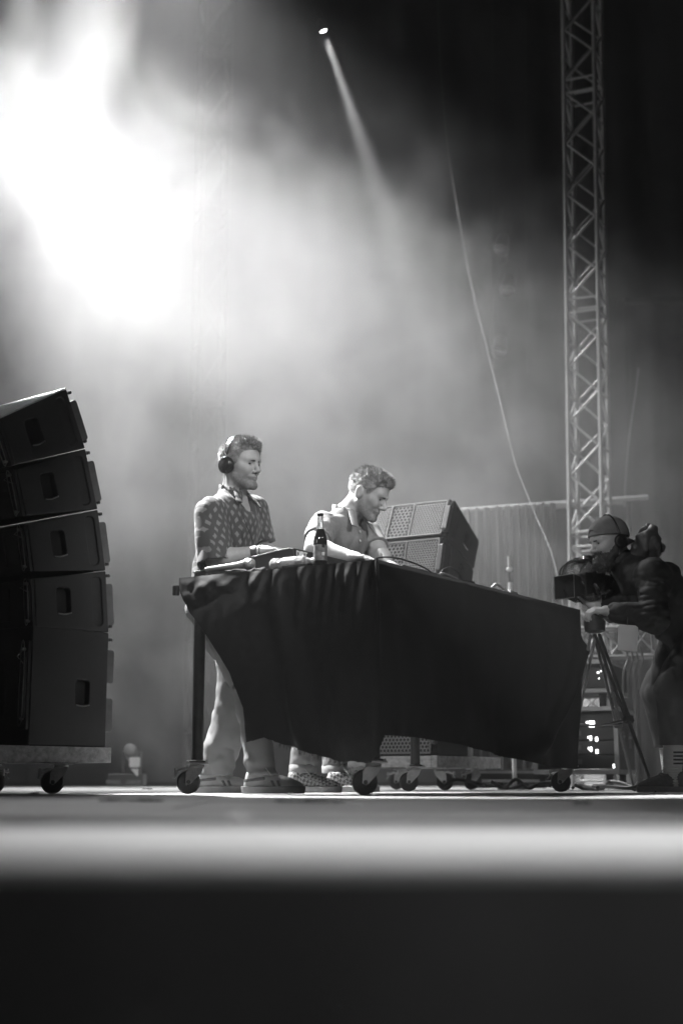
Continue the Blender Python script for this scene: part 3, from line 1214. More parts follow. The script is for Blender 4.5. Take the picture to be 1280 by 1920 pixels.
def arm(p, S, E, W_, k=1.0):
    S = V3(S); E = V3(E); W_ = V3(W_)
    d = cap(p, S, E, 0.055 * k, 0.043 * k)
    d = su(d, cap(p, S + (E - S) * 0.35, S + (E - S) * 0.75, 0.052 * k, 0.047 * k), 0.03)
    f = E + (W_ - E) * 0.28
    d = su(d, cap(p, E, f, 0.042 * k, 0.047 * k), 0.025)
    d = su(d, cap(p, f, W_, 0.046 * k, 0.0285 * k), 0.02)
    return d


def leg(p, Hh, K, A, k=1.0):
    d = cap(p, Hh, K, 0.085 * k, 0.058 * k)
    K = V3(K); A = V3(A)
    c = K + (A - K) * 0.3
    d = su(d, cap(p, K, c, 0.056 * k, 0.06 * k), 0.03)
    return su(d, cap(p, c, A, 0.059 * k, 0.036 * k), 0.03)


def folds(p, axis_scale, amp, seed=0.0):
    n1 = vnoise(p * V3(axis_scale) + seed)
    n2 = vnoise(p * V3(axis_scale) * 2.1 + seed + 17)
    return amp * ((1 - np.abs(n1)) ** 2 * 1.6 - 0.8) + amp * 0.4 * n2


def rot_to(p, ax):
    """coordinates of p in a frame whose third axis is ax"""
    z = unit(ax)
    x = unit(np.cross(z, [0.31, 0.2, 0.93] if abs(z[2]) < 0.9 else [1, 0, 0]))
    y = np.cross(z, x)
    return p @ np.stack([x, y, z]).T.astype(np.float32)


def shoe_frame(x, y, yaw, pitch=0.0):
    return Matrix.Translation((x, y, 0)) @ Matrix.Rotation(yaw, 4, 'Z') @ Matrix.Rotation(-pitch, 4, 'Y')


def sole2d(q, grow=0.0):
    a = cap(q * V3((1, 1, 0)), (-0.098, 0.0, 0), (-0.02, -0.004, 0), 0.036, 0.034)
    b = cap(q * V3((1, 1, 0)), (-0.02, -0.004, 0), (0.075, 0.003, 0), 0.034, 0.047)
    c = cap(q * V3((1, 1, 0)), (0.075, 0.003, 0), (0.115, 0.008, 0), 0.047, 0.037)
    return su(su(a, b, 0.03), c, 0.03) - grow


def upper_sdf(q, high=0.0):
    d = cap(q, (-0.088, 0, 0.045), (-0.075, 0, 0.088 + high), 0.038, 0.038)
    d = su(d, cap(q, (-0.06, 0, 0.075 + high * 0.5), (0.065, 0.002, 0.042), 0.04, 0.034), 0.04)
    d = su(d, ell(q, (0.085, 0.005, 0.034), (0.066, 0.045, 0.031)), 0.03)
    d = su(d, ell(q, (0.0, 0, 0.03), (0.12, 0.036, 0.03)), 0.02)
    d = np.maximum(d, 0.016 - q[:, 2])
    d = np.maximum(d, q[:, 2] - (0.105 + high))
    return d


def shoe(parent, F, m_upper, m_sole, name='shoe', stripes=None, laces=None, sole_h=0.03, high=0.0):
    me = sdf_mesh('upper', lambda p: upper_sdf(p, high) + 0.0015 * vnoise(p * 60), (-0.15, -0.065, -0.01), (0.17, 0.065, 0.14 + high), 0.0035)
    me.transform(F)
    o = link_mesh(name, me, m_upper, parent, smooth=180)
    me = sdf_mesh('sole', lambda p: np.maximum(sole2d(p, 0.003 + 0.004 * np.clip(p[:, 2] / 0.03, 0, 1)), np.abs(p[:, 2] - sole_h / 2 - 0.002) - sole_h / 2), (-0.15, -0.065, -0.005), (0.17, 0.065, 0.045), 0.003)
    me.transform(F)
    link_mesh('sole', me, m_sole, o, smooth=40)
    if stripes:
        def st(p):
            k = p[:, 0] + 0.55 * p[:, 2]
            band = np.minimum(np.abs(k - 0.045) - 0.007, np.abs(k - 0.072) - 0.007)
            heel = np.maximum(np.abs(p[:, 2] - 0.072 - 0.1 * p[:, 0]) - 0.007, p[:, 0] + 0.02)
            return np.maximum.reduce([upper_sdf(p, high) - 0.0022, np.minimum(np.maximum(band, p[:, 2] - 0.062), heel), 0.03 - p[:, 2] + 0.0])
        me = sdf_mesh('stripe', st, (-0.15, -0.065, 0.02), (0.17, 0.065, 0.12), 0.0025)
        me.transform(F)
        link_mesh('stripe', me, stripes, o, smooth=40)
    if laces:
        m = MB()
        for k in range(5):
            t = k / 4
            x, z = 0.0 + 0.07 * t, 0.1 - 0.028 * t
            m.tube(bez([(x - 0.006, -0.026, z - 0.008), (x, 0, z + 0.004), (x - 0.006, 0.026, z - 0.008)], 4), 0.003, 6, True, F)
        m.tube(bez([(-0.01, -0.004, 0.108), (-0.02, -0.03, 0.12), (0.0, -0.045, 0.1), (0.012, -0.035, 0.08)], 4), 0.0025, 6, True, F)
        m.build('laces', laces, o, smooth=60)
    return o


def trouser_leg(p, Hh, K, A, r0, r1, r2, seed):
    d = cap(p, Hh, K, r0, r1)
    d = su(d, cap(p, K, A, r1, r2), 0.03)
    ax = V3(A) - V3(K)
    q = rot_to(p, ax)
    low = np.exp(-np.clip(p[:, 2] - 0.1, 0, 9) / 0.11)
    rings = np.sin(q[:, 2] * 95 + 3.0 * vnoise(p * 14 + seed)) * 0.0028 * low
    return d + folds(q, (9, 9, 13), 0.0075, seed) + rings + 0.0015 * vnoise(p * 38)


def bbox(pts, pad):
    a = np.array([tuple(p) for p in pts])
    return a.min(0) - pad, a.max(0) + pad


def add_face(person, H, hair_kw, m_hair=None, beard_kw=None, m_beard=None, step=0.0022):
    c, Rm, s = H
    Mw = Matrix([list(Rm[:, i] * s) + [float(c[i])] for i in range(3)] + [[0, 0, 0, 1]])
    lo, hi = (-0.14, -0.11, -0.10), (0.14, 0.11, 0.2)

    def put(name, fn, m, lo, hi, h):
        me = sdf_mesh(name, fn, lo, hi, h)
        me.transform(Mw)
        return link_mesh(name, me, m, person, smooth=180)
    if hair_kw is not None:
        ho = put('hair', lambda q: hair_sdf(q, **hair_kw), m_hair or M_hair, lo, hi, step)
        # loose strands that break up the outline
        rr = random.Random(3)
        Mi = Mw.inverted()
        bs = base_of(person)
        vs = ho.data.vertices
        mb = MB()
        mb2 = MB()
        for _ in range(9000):
            v = vs[rr.randrange(len(vs))]
            pw = v.co + bs
            q = Mi @ pw
            n = v.normal
            if n.dot(Mw.to_3x3() @ Vector((q.x, q.y, q.z - 0.02))) < 0:
                continue
            up = min(1.0, max(0.0, (q.z - 0.02) / 0.09))
            fl = Mw.to_3x3() @ Vector((-0.55 + 0.9 * max(0, q.x) * 9, 0.25 * (1 if q.y > 0 else -1), 0.75 * up - 0.9 * (1 - up)))
            L_ = (0.005 + 0.010 * up) * rr.uniform(0.4, 1.5)
            d1 = (n * (0.35 + 0.5 * up) + fl.normalized() * 0.8 + Vector((rr.gauss(0, 0.3), rr.gauss(0, 0.3), rr.gauss(0, 0.3)))).normalized()
            d2 = (d1 + fl.normalized() * 0.7 - n * 0.3).normalized()
            a = pw - n * 0.002
            b = a + d1 * L_ * 0.6
            c = b + d2 * L_ * 0.5
            (mb if rr.random() < 0.68 else mb2).tube([a, b, c], [0.0012, 0.0010, 0.0002], 3, False)
        so = mb.build('hair_strands', m_hair or M_hair, ho, smooth=180)
        so['kind'] = 'stuff'
        so = mb2.build('hair_strands', M_hair_dark, ho, smooth=180)
        so['kind'] = 'stuff'
    if beard_kw is not None:
        put('beard', lambda q: beard_sdf(q, **beard_kw), m_beard or M_stubble, (-0.03, -0.09, -0.19), (0.14, 0.09, 0.03), step)
    put('eyebrow', brow_sdf, M_brow, (0.05, -0.06, 0.005), (0.11, 0.06, 0.04), 0.0016)
    if beard_kw is not None:
      put('lips', lambda q: np.maximum.reduce([head_sdf(q) - 0.0006, np.sqrt(((q[:, 2] + 0.0645) / 0.0115) ** 2 + (q[:, 1] / 0.024) ** 2) * 0.0115 - 0.0105, 0.07 - q[:, 0]]), M_lips, (0.06, -0.04, -0.09), (0.12, 0.04, -0.04), 0.0016)
    put('eye', eye_sdf, mat('dark eye', 0.03, 0.2), (0.05, -0.05, -0.01), (0.1, 0.05, 0.016), 0.0012)
    return Mw


# ---- first DJ: headphones, patterned shirt, one foot forward under the table
f1 = unit((0.85, -0.53, 0)); r1 = unit((-0.53, -0.85, 0))
HC1 = P(451, 874, 6.90)
H1 = head_frame(HC1, (0.80, -0.60), R(4), R(2), 1.03)
J = {}
J['neck'] = from_head((-0.035, 0, -0.15), H1)
J['Rs'] = P(395, 962, 6.78); J['Ls'] = P(474, 955, 7.12)
J['Re'] = P(404, 1050, 6.74); J['Rw'] = P(492, 1034, 6.66)
J['Le'] = P(487, 1035, 7.12); J['Lw'] = P(528, 1040, 6.95)
J['chest'] = (J['Rs'] + J['Ls']) / 2 - Vector((0, 0, 0.09))
J['pelvis'] = Vector((-0.60, 6.95, 0.93))
J['Rh'] = J['pelvis'] + Vector(r1) * 0.09 - Vector((0, 0, 0.05)); J['Lh'] = J['pelvis'] - Vector(r1) * 0.09 - Vector((0, 0, 0.05))
J['Rk'] = Vector((-0.42, 6.74, 0.50)); J['Ra'] = P(490, 1452, 6.68)
J['Lk'] = P(446, 1292, 7.03); J['La'] = P(404, 1448, 7.06)
j1 = dict(J)
person1 = empty('person', (J['pelvis'].x, J['pelvis'].y, 0), 'person in headphones and a diamond patterned short sleeved shirt, standing at the table', 'person', 'people on the stage')


def torso(p, j, r, grow=0.0, hem=None, depth=1.0):
    up = j['chest']
    lo_ = hem if hem is not None else j['pelvis']
    d = capw(p, up + Vector((0, 0, 0.02)), (V3(up) + V3(lo_)) / 2, 0.112 * depth + grow, 0.105 * depth + grow, r, 1.42)
    d = su(d, capw(p, (V3(up) + V3(lo_)) / 2, lo_, 0.105 * depth + grow, 0.108 * depth + grow * 1.2, r, 1.42), 0.05)
    d = su(d, cap(p, V3(j['neck']), V3(j['neck']) * 0.35 + V3(j['chest']) * 0.65, 0.07 + grow * 0.6, 0.10 + grow * 0.6), 0.06)
    for k in ('Rs', 'Ls'):
        d = su(d, cap(p, V3(j['neck']) * 0.55 + V3(j[k]) * 0.45 - V3((0, 0, 0.018)), V3(j[k]) - V3((0, 0, 0.012)), 0.054 + grow, 0.056 + grow), 0.05)
    return d


def body1(p):
    j = j1
    d = near(p, HC1, 0.2, lambda p: head_sdf(to_head(p, H1), smile=0.002) * H1[2])
    d = su(d, cap(p, from_head((-0.032, 0, -0.045), H1), j['neck'], 0.055, 0.062), 0.02)
    d = su(d, torso(p, j, r1, -0.012), 0.03)
    d = su(d, arm(p, j['Rs'], j['Re'], j['Rw']), 0.03)
    d = su(d, arm(p, j['Ls'], j['Le'], j['Lw']), 0.03)
    d = su(d, leg(p, j['Rh'], j['Rk'], j['Ra']), 0.03)
    d = su(d, leg(p, j['Lh'], j['Lk'], j['La']), 0.03)
    d = su(d, near(p, j['Rw'] + Vector((0.08, -0.03, 0)), 0.19, lambda p: fingers(p, j['Rw'], (0.9, -0.36, 0.03), (0.05, 0, -1), (0.45, 0.85, 0), (0.5, 0.42, 0.45, 0.5), 0.93)), 0.012)
    d = su(d, near(p, j['Lw'] + Vector((0.08, -0.05, 0)), 0.19, lambda p: fingers(p, j['Lw'], (0.85, -0.5, -0.1), (0, 0, -1), (-0.5, -0.85, 0), (0.3, 0.3, 0.35, 0.35))), 0.012)
    return d


lo, hi = bbox(list(J.values()) + [HC1], 0.2)
lo[2] = 0.03
me = sdf_mesh('body', body1, lo, hi, 0.0036)
add_tone(me, H1, 0.42)
link_mesh('body', me, M_skin, person1, smooth=180)
MH1 = add_face(person1, H1, dict(thick=0.009, quiff=0.008, amp=0.005, streak=(28, 120, 50)), beard_kw=None)


# patterned shirt material: pale lozenges on dark cloth
def lozenge_mat():
    m = mat('lozenge print shirt', 0.06, 0.8, bump=0.2, bscale=500, bdist=0.0008, sheen=0.2)
    nt = m.node_tree
    b = nt.nodes['Principled BSDF']
    tc = nt.nodes.new('ShaderNodeTexCoord')
    dp = nt.nodes.new('ShaderNodeVectorMath'); dp.operation = 'DOT_PRODUCT'
    dp.inputs[1].default_value = (0.62, 0.78, 0.1)
    nt.links.new(tc.outputs['Object'], dp.inputs[0])
    sp = nt.nodes.new('ShaderNodeSeparateXYZ')
    nt.links.new(tc.outputs['Object'], sp.inputs[0])

    def mth(op, a, b_=None):
        n = nt.nodes.new('ShaderNodeMath'); n.operation = op
        for i, x in enumerate((a, b_)):
            if x is None: continue
            if isinstance(x, (int, float)): n.inputs[i].default_value = x
            else: nt.links.new(x, n.inputs[i])
        return n.outputs[0]
    nz = nt.nodes.new('ShaderNodeTexNoise'); nz.inputs['Scale'].default_value = 18
    nt.links.new(tc.outputs['Object'], nz.inputs['Vector'])
    wob = mth('MULTIPLY', mth('SUBTRACT', nz.outputs['Fac'], 0.5), 0.9)
    u = mth('ADD', mth('MULTIPLY', dp.outputs['Value'], 26.0), wob)
    v = mth('MULTIPLY', sp.outputs['Z'], 15.0)
    a = mth('ABSOLUTE', mth('SUBTRACT', mth('FRACT', mth('ADD', u, v)), 0.5))
    c = mth('ABSOLUTE', mth('SUBTRACT', mth('FRACT', mth('SUBTRACT', u, v)), 0.5))
    k = mth('MAXIMUM', a, c)
    mr = nt.nodes.new('ShaderNodeMapRange')
    mr.inputs['From Min'].default_value = 0.20; mr.inputs['From Max'].default_value = 0.27
    mr.inputs['To Min'].default_value = 0.21; mr.inputs['To Max'].default_value = 0.06
    nt.links.new(k, mr.inputs['Value'])
    nt.links.new(mr.outputs['Result'], b.inputs['Base Color'])
    return m


def sleeve(p, S, E, t, ra, rb, hollow=0.03):
    S = V3(S); E = V3(E)
    end = S + (E - S) * t
    ax = unit(E - S)
    d = cap(p, S, S + (E - S) * (t + 0.15), ra, rb)
    d = np.maximum(d, (p - end) @ ax)
    inner = np.maximum(cap(p, S, S + (E - S) * (t + 0.15), ra - 0.013, rb - 0.013), ((end - ax * hollow) - p) @ ax)
    return d, inner


def shirt1(p):
    j = j1
    hem = V3(j['pelvis']) + V3((0, 0, -0.06)) - f1 * 0.02
    d = torso(p, j, r1, 0.012, Vector(hem))
    q = rot_to(p, (0.15, -0.1, 1))
    d = d + folds(q, (13, 13, 4.5), 0.008, 3)
    s1, i1 = sleeve(p, j['Rs'], j['Re'], 1.08, 0.077, 0.096)
    s2, i2 = sleeve(p, j['Ls'], j['Le'], 0.80, 0.075, 0.092)
    s1 = s1 + folds(rot_to(p, V3(j['Re']) - V3(j['Rs'])), (16, 16, 5), 0.007, 8)
    d = su(su(d, s1, 0.028), s2, 0.028)
    d = sub_(d, i1, 0.004)
    d = np.maximum(d, hem[2] - p[:, 2])
    # open neck
    d = sub_(d, cap(p, V3(j['neck']) + V3((0, 0, 0.01)), V3(j['neck']) + f1 * 0.12 + V3((0, 0, -0.06)), 0.064, 0.03), 0.012)
    return d


lo, hi = bbox([J[k] for k in ('Rs', 'Ls', 'Re', 'Le', 'neck', 'pelvis')], 0.24)
me = sdf_mesh('shirt', shirt1, lo, hi, 0.0042)
M_shirt1 = lozenge_mat()
sh1 = link_mesh('shirt', me, M_shirt1, person1, smooth=180)


def collar(p, H, nk, fw, rt, w=0.012, rad=0.066, drop=0.05, spread=0.05):
    """folded collar running round the neck with two points in front"""
    nk = V3(nk); up = V3((0, 0, 1))
    d = None
    pts = []
    for k in range(9):
        a = R(-150 + 300 * k / 8 + 180)
        pts.append(nk + fw * (math.cos(a) * rad * 1.02) + rt * (math.sin(a) * rad * 1.1) + up * (0.02 + 0.022 * -math.cos(a)))
    for a, b in zip(pts, pts[1:]):
        c = capw(p, a, b, w * 0.5, w * 0.5, (0, 0, 1), 3.6)
        d = c if d is None else su(d, c, 0.006)
    for s in (-1, 1):
        a = nk + fw * rad * 0.85 + rt * s * rad * 0.6 + up * 0.012
        b = nk + fw * (rad + 0.035) + rt * s * (rad * 0.6 + spread) - up * drop
        d = su(d, capw(p, a, b, 0.008, 0.005, np.cross(unit(b - a), unit(fw + rt * s * 0.5 + up * 0.6)), 3.4), 0.01)
    return d


me = sdf_mesh('collar', lambda p: collar(p, H1, V3(j1['neck']) + V3((0, 0, 0.004)), f1, r1), np.array(j1['neck']) - 0.16, np.array(j1['neck']) + 0.16, 0.003)
link_mesh('collar', me, M_shirt1, sh1, smooth=180)
M_trs1 = mat('pale cotton trousers', 0.22, 0.85, var=0.12, vscale=10, bump=0.25, bscale=400, bdist=0.0008)


def trs1(p):
    j = j1
    d = capw(p, j['pelvis'] + Vector((0, 0, 0.08)), j['pelvis'] - Vector((0, 0, 0.04)), 0.105, 0.115, r1, 1.4)
    a = trouser_leg(p, j['Rh'], j['Rk'], j['Ra'], 0.105, 0.088, 0.07, 2)
    b = trouser_leg(p, j['Lh'], j['Lk'], j['La'], 0.105, 0.092, 0.084, 5)
    d = su(d, su(a, b, 0.02), 0.03)
    d = np.maximum(d, 0.085 - p[:, 2])
    return d


lo, hi = bbox([J[k] for k in ('Rh', 'Lh', 'Rk', 'Lk', 'Ra', 'La', 'pelvis')], 0.16)
lo[2] = 0.06
me = sdf_mesh('trousers', trs1, lo, hi, 0.0045)
link_mesh('trousers', me, M_trs1, person1, smooth=180)
M_sneaker = mat('off white leather', 0.55, 0.5, var=0.15, vscale=20)
M_gum = mat('grey rubber sole', 0.22, 0.7, var=0.2, vscale=20)
M_stripe = mat('dark shoe stripe', 0.05, 0.5)
M_lace = mat('pale laces', 0.55, 0.8)
shoe(person1, shoe_frame(P(500, 1480, 6.66).x + 0.02, 6.66, R(-12)), M_sneaker, M_gum, stripes=M_stripe, laces=M_lace, sole_h=0.034)
shoe(person1, shoe_frame(P(412, 1480, 7.03).x + 0.01, 7.03, R(-8)), M_sneaker, M_gum, stripes=M_stripe, laces=M_lace, sole_h=0.034)
# wristband
wv = (j1['Rw'] - j1['Re']).normalized()
wc = j1['Rw'] - wv * 0.035
MB().lathe([(0.031, -0.016), (0.0345, -0.014), (0.0345, 0.014), (0.031, 0.016)], 24, frame(wc, wc + wv)).build('wristband', mat('dark wristband', 0.05, 0.6), person1, smooth=50)
wc = j1['Rw'] - wv * 0.005
MB().lathe([(0.030, -0.004), (0.034, -0.003), (0.034, 0.003), (0.030, 0.004)], 24, frame(wc, wc + wv)).build('wristband', mat('woven bracelet', 0.12, 0.7), person1, smooth=50)

# headphones
hp = empty('headphones', from_head((0, 0, 0.0), H1), 'black headphones clamped over the head of the person in the patterned shirt', 'headphones')
M_hp = mat('glossy black plastic', 0.015, 0.25)
pts = []
for k in range(25):
    a = R(-8 + 196 * k / 24)
    pts.append(MH1 @ Vector((-0.014 - 0.004 * math.sin(a), -0.100 * math.cos(a), -0.005 + 0.156 * math.sin(a))))
m = MB()
for i in range(len(pts) - 1):
    fr_ = frame(pts[i], pts[i + 1], MH1.to_3x3() @ Vector((1, 0, 0)))
    L_ = (pts[i + 1] - pts[i]).length
    m.box((0, 0, L_ / 2), (0.005, 0.024, L_ * 1.15), fr_)
m.build('headband', M_hp, hp, smooth=60)
for s in (-1, 1):
    Mc = MH1 @ axes((-0.014, s * 0.084, -0.006), (1, 0, 0), (0, 0, s), (0, s, 0))
    MB().lathe([(0.034, -0.006), (0.041, 0.0), (0.042, 0.012), (0.036, 0.02), (0.02, 0.024), (0.004, 0.025)], 28, Mc).build('ear_cup', M_hp, hp, smooth=50)
    MB().lathe([(0.025, -0.012), (0.038, -0.012), (0.041, -0.004), (0.034, 0.002)], 28, Mc).build('ear_pad', M_pocket, hp, smooth=50)
    y = s * 0.108
    m = MB()
    m.tube([MH1 @ Vector((-0.036, y, 0.03)), MH1 @ Vector((-0.02, s * 0.102, 0.062)), MH1 @ Vector((0.006, y, 0.03))], 0.0035, 8)
    m.tube([MH1 @ Vector((-0.02, s * 0.102, 0.058)), MH1 @ Vector((-0.019, s * 0.098, 0.085))], 0.006, 8)
    m.build('yoke', M_steel, hp, smooth=60)
q0 = MH1 @ Vector((-0.012, -0.098, -0.045))
MB().tube(bez([q0, q0 + Vector((0.004, 0, -0.08)), j1['neck'] + Vector((0.03, -0.10, 0.005)), j1['chest'] + Vector((0.06, -0.15, 0.05)), j1['chest'] + Vector((0.12, -0.15, -0.1))], 8), 0.0022, 6).build('cable', M_cable, hp, smooth=60)

# ---- second DJ: polo shirt, leaning over the table, looking down
f2 = unit((0.843, -0.537, 0)); r2 = unit((-0.537, -0.843, 0))
HC2 = P(689, 928, 7.28)
H2 = head_frame(HC2, (0.93, -0.37), R(27), R(0), 1.03)
J = {}
J['neck'] = from_head((-0.055, 0, -0.14), H2)
J['Rs'] = P(607, 985, 7.20); J['Ls'] = P(688, 1000, 7.52)
J['Re'] = P(589, 1028, 7.02); J['Rw'] = P(657, 1044, 6.92)
J['Le'] = P(712, 1040, 7.40); J['Lw'] = P(728, 1062, 7.15)
J['chest'] = (J['Rs'] + J['Ls']) / 2 + Vector((-0.03, 0.0, -0.075))
J['pelvis'] = P(572, 1135, 7.55)
J['Rh'] = J['pelvis'] + Vector(r2) * 0.09 - Vector((0, 0, 0.05)); J['Lh'] = J['pelvis'] - Vector(r2) * 0.09 - Vector((0, 0, 0.05))
J['Rk'] = P(577, 1300, 7.28); J['Ra'] = P(568, 1462, 7.28)
J['Lk'] = P(630, 1300, 7.62); J['La'] = P(628, 1462, 7.62)
j2 = dict(J)
person2 = empty('person', (J['pelvis'].x, J['pelvis'].y, 0), 'person in a grey polo shirt leaning over the table and looking down', 'person', 'people on the stage')


def body2(p):
    j = j2
    d = near(p, HC2, 0.2, lambda p: head_sdf(to_head(p, H2)) * H2[2])
    d = su(d, cap(p, from_head((-0.036, 0, -0.045), H2), j['neck'], 0.057, 0.066), 0.02)
    d = su(d, torso(p, j, r2, -0.012), 0.03)
    d = su(d, arm(p, j['Rs'], j['Re'], j['Rw'], 1.08), 0.03)
    d = su(d, arm(p, j['Ls'], j['Le'], j['Lw'], 1.0), 0.03)
    d = su(d, leg(p, j['Rh'], j['Rk'], j['Ra']), 0.03)
    d = su(d, leg(p, j['Lh'], j['Lk'], j['La']), 0.03)
    d = su(d, near(p, j['Rw'] + Vector((0.08, -0.04, -0.02)), 0.19, lambda p: fingers(p, j['Rw'], (0.88, -0.45, -0.12), (-0.1, 0, -1), (0.45, 0.85, 0), (0.45, 0.4, 0.45, 0.5))), 0.012)
    d = su(d, near(p, j['Lw'] + Vector((0.08, -0.05, -0.03)), 0.19, lambda p: fingers(p, j['Lw'], (0.6, -0.75, -0.2), (0, 0, -1), (-0.5, -0.85, 0), (0.4, 0.4, 0.4, 0.4))), 0.012)
    return d


lo, hi = bbox(list(J.values()) + [HC2], 0.2)
lo[2] = 0.03
me = sdf_mesh('body', body2, lo, hi, 0.0036)
add_tone(me, H2, 0.45)
link_mesh('body', me, M_skin, person2, smooth=180)
add_face(person2, H2, dict(thick=0.011, quiff=0.004, amp=0.005, curl=0.005, streak=(55, 70, 60)), beard_kw=None)
M_polo = mat('heather grey polo', 0.21, 0.85, var=0.18, vscale=70, bump=0.3, bscale=600, bdist=0.0008, sheen=0.2)
M_polo_d = mat('dark polo placket', 0.09, 0.85)


def shirt2(p):
    j = j2
    d = torso(p, j, r2, 0.006, Vector(V3(j['pelvis']) + V3((0, 0, -0.05))), 1.02)
    ax = V3(j['neck']) - V3(j['pelvis'])
    d = d + folds(rot_to(p, ax), (12, 12, 5), 0.006, 31)
    s1, i1 = sleeve(p, j['Rs'], j['Re'], 0.66, 0.074, 0.074)
    s2, i2 = sleeve(p, j['Ls'], j['Le'], 0.70, 0.072, 0.07)
    s1 = s1 + folds(p, (18, 18, 30), 0.004, 5)
    d = su(su(d, s1, 0.03), s2, 0.03)
    d = sub_(d, i1, 0.003)
    nk = V3(j['neck'])
    d = sub_(d, cap(p, nk + V3((0.0, 0, 0.02)), nk + f2 * 0.10 + V3((0, 0, -0.03)), 0.068, 0.035), 0.012)
    return d


lo, hi = bbox([J[k] for k in ('Rs', 'Ls', 'Re', 'Le', 'neck', 'pelvis')], 0.22)
me = sdf_mesh('shirt', shirt2, lo, hi, 0.0042)
sh2 = link_mesh('shirt', me, M_polo, person2, smooth=180)
ft = unit(f2 * 0.8 + V3((0, 0, -0.45)))
me = sdf_mesh('collar', lambda p: collar(p, H2, V3(j2['neck']) + V3((0, 0, 0.0)), f2, r2, rad=0.07, drop=0.075), np.array(j2['neck']) - 0.18, np.array(j2['neck']) + 0.18, 0.003)
link_mesh('collar', me, M_polo, sh2, smooth=180)
for t in (0.35, 0.75):
    q = Vector(V3(j2['chest'])) + Vector(f2) * 0.135 + Vector(r2) * 0.02 + Vector((0, 0, 0.09 - 0.12 * t))
    MB().lathe([(0.006, -0.002), (0.007, 0.0), (0.005, 0.002)], 12, frame(q, q + Vector(f2) + Vector((0, 0, 0.2)))).build('button', M_white, sh2, smooth=40)
M_jean = mat('washed jeans', 0.17, 0.9, var=0.3, vscale=25, bump=0.25, bscale=500, bdist=0.0008)
M_cuff = mat('turned up denim', 0.30, 0.9, var=0.25, vscale=40)


def trs2(p):
    j = j2
    d = capw(p, j['pelvis'] + Vector((0, 0, 0.06)), j['pelvis'] - Vector((0, 0, 0.04)), 0.105, 0.115, r2, 1.4)
    a = trouser_leg(p, j['Rh'], j['Rk'], j['Ra'], 0.105, 0.080, 0.062, 12)
    b = trouser_leg(p, j['Lh'], j['Lk'], j['La'], 0.105, 0.080, 0.062, 15)
    d = su(d, su(a, b, 0.02), 0.03)
    return np.maximum(d, 0.105 - p[:, 2])


lo, hi = bbox([J[k] for k in ('Rh', 'Lh', 'Rk', 'Lk', 'Ra', 'La', 'pelvis')], 0.16)
lo[2] = 0.06
me = sdf_mesh('trousers', trs2, lo, hi, 0.0048)
t2 = link_mesh('trousers', me, M_jean, person2, smooth=180)
for K, A in (('Rk', 'Ra'), ('Lk', 'La')):
    a = j2[A]
    c = Vector((a.x, a.y, 0))
    MB().lathe([(0.06, 0.098), (0.069, 0.1), (0.071, 0.115), (0.069, 0.138), (0.064, 0.142)], 28, Matrix.Translation(c)).build('cuff', M_cuff, t2, smooth=50)
M_check = mat('checked canvas', 0.4, 0.8)
_nt = M_check.node_tree
_tc = _nt.nodes.new('ShaderNodeTexCoord'); _ck = _nt.nodes.new('ShaderNodeTexChecker')
_ck.inputs['Scale'].default_value = 70
_ck.inputs['Color1'].default_value = (0.5, 0.5, 0.5, 1); _ck.inputs['Color2'].default_value = (0.09, 0.09, 0.09, 1)
_mp = _nt.nodes.new('ShaderNodeMapping'); _mp.inputs['Rotation'].default_value = (0, 0.5, 0.5)
_nt.links.new(_tc.outputs['Object'], _mp.inputs['Vector']); _nt.links.new(_mp.outputs['Vector'], _ck.inputs['Vector'])
_nt.links.new(_ck.outputs['Color'], _nt.nodes['Principled BSDF'].inputs['Base Color'])
M_wsole = mat('off white rubber sole', 0.5, 0.6, var=0.2, vscale=15)
shoe(person2, shoe_frame(P(583, 1480, 7.24).x, 7.24, R(-18)), M_check, M_gum, laces=M_lace, sole_h=0.032)
shoe(person2, shoe_frame(P(655, 1480, 7.56).x, 7.56, R(-14)), M_check, M_wsole, laces=M_lace, sole_h=0.032)

# ---- camera operator bending over a tripod at the right edge
f3 = unit((-0.95, -0.30, 0)); l3 = unit((0.30, -0.95, 0))          # l3: the operator's left, toward the viewer
HC3 = P(1141, 1018, 7.50)
H3 = head_frame(HC3, (-0.93, -0.36), R(10), R(0), 1.0)
J = {}
J['neck'] = from_head((-0.07, 0, -0.125), H3)
J['Ls'] = P(1222, 1080, 7.28); J['Rs'] = P(1190, 1075, 7.68)
J['Le'] = P(1226, 1160, 7.12); J['Lw'] = P(1146, 1146, 7.22)
J['Re'] = P(1150, 1140, 7.80); J['Rw'] = P(1122, 1142, 7.66)
J['chest'] = (J['Rs'] + J['Ls']) / 2 + Vector((0.06, 0, -0.09))
J['pelvis'] = P(1298, 1178, 7.55)
J['Lh'] = J['pelvis'] + Vector(l3) * 0.09 - Vector((0, 0, 0.04)); J['Rh'] = J['pelvis'] - Vector(l3) * 0.09 - Vector((0, 0, 0.04))
J['Lk'] = P(1262, 1298, 7.28); J['La'] = P(1262, 1450, 7.30)
J['Rk'] = P(1236, 1300, 7.85); J['Ra'] = P(1262, 1450, 7.95)
j3 = dict(J)
person3 = empty('person', (J['pelvis'].x, J['pelvis'].y, 0), 'bearded camera operator in backward cap and dark hooded jacket at the right edge', 'person', 'people on the stage')
M_jacket = mat('dark shell jacket', 0.022, 0.75, var=0.3, vscale=8, bump=0.2, bscale=250, bdist=0.001)
M_beard3 = mat('dark full beard', 0.04, 0.8, var=0.4, vscale=90, bump=0.8, bscale=150)


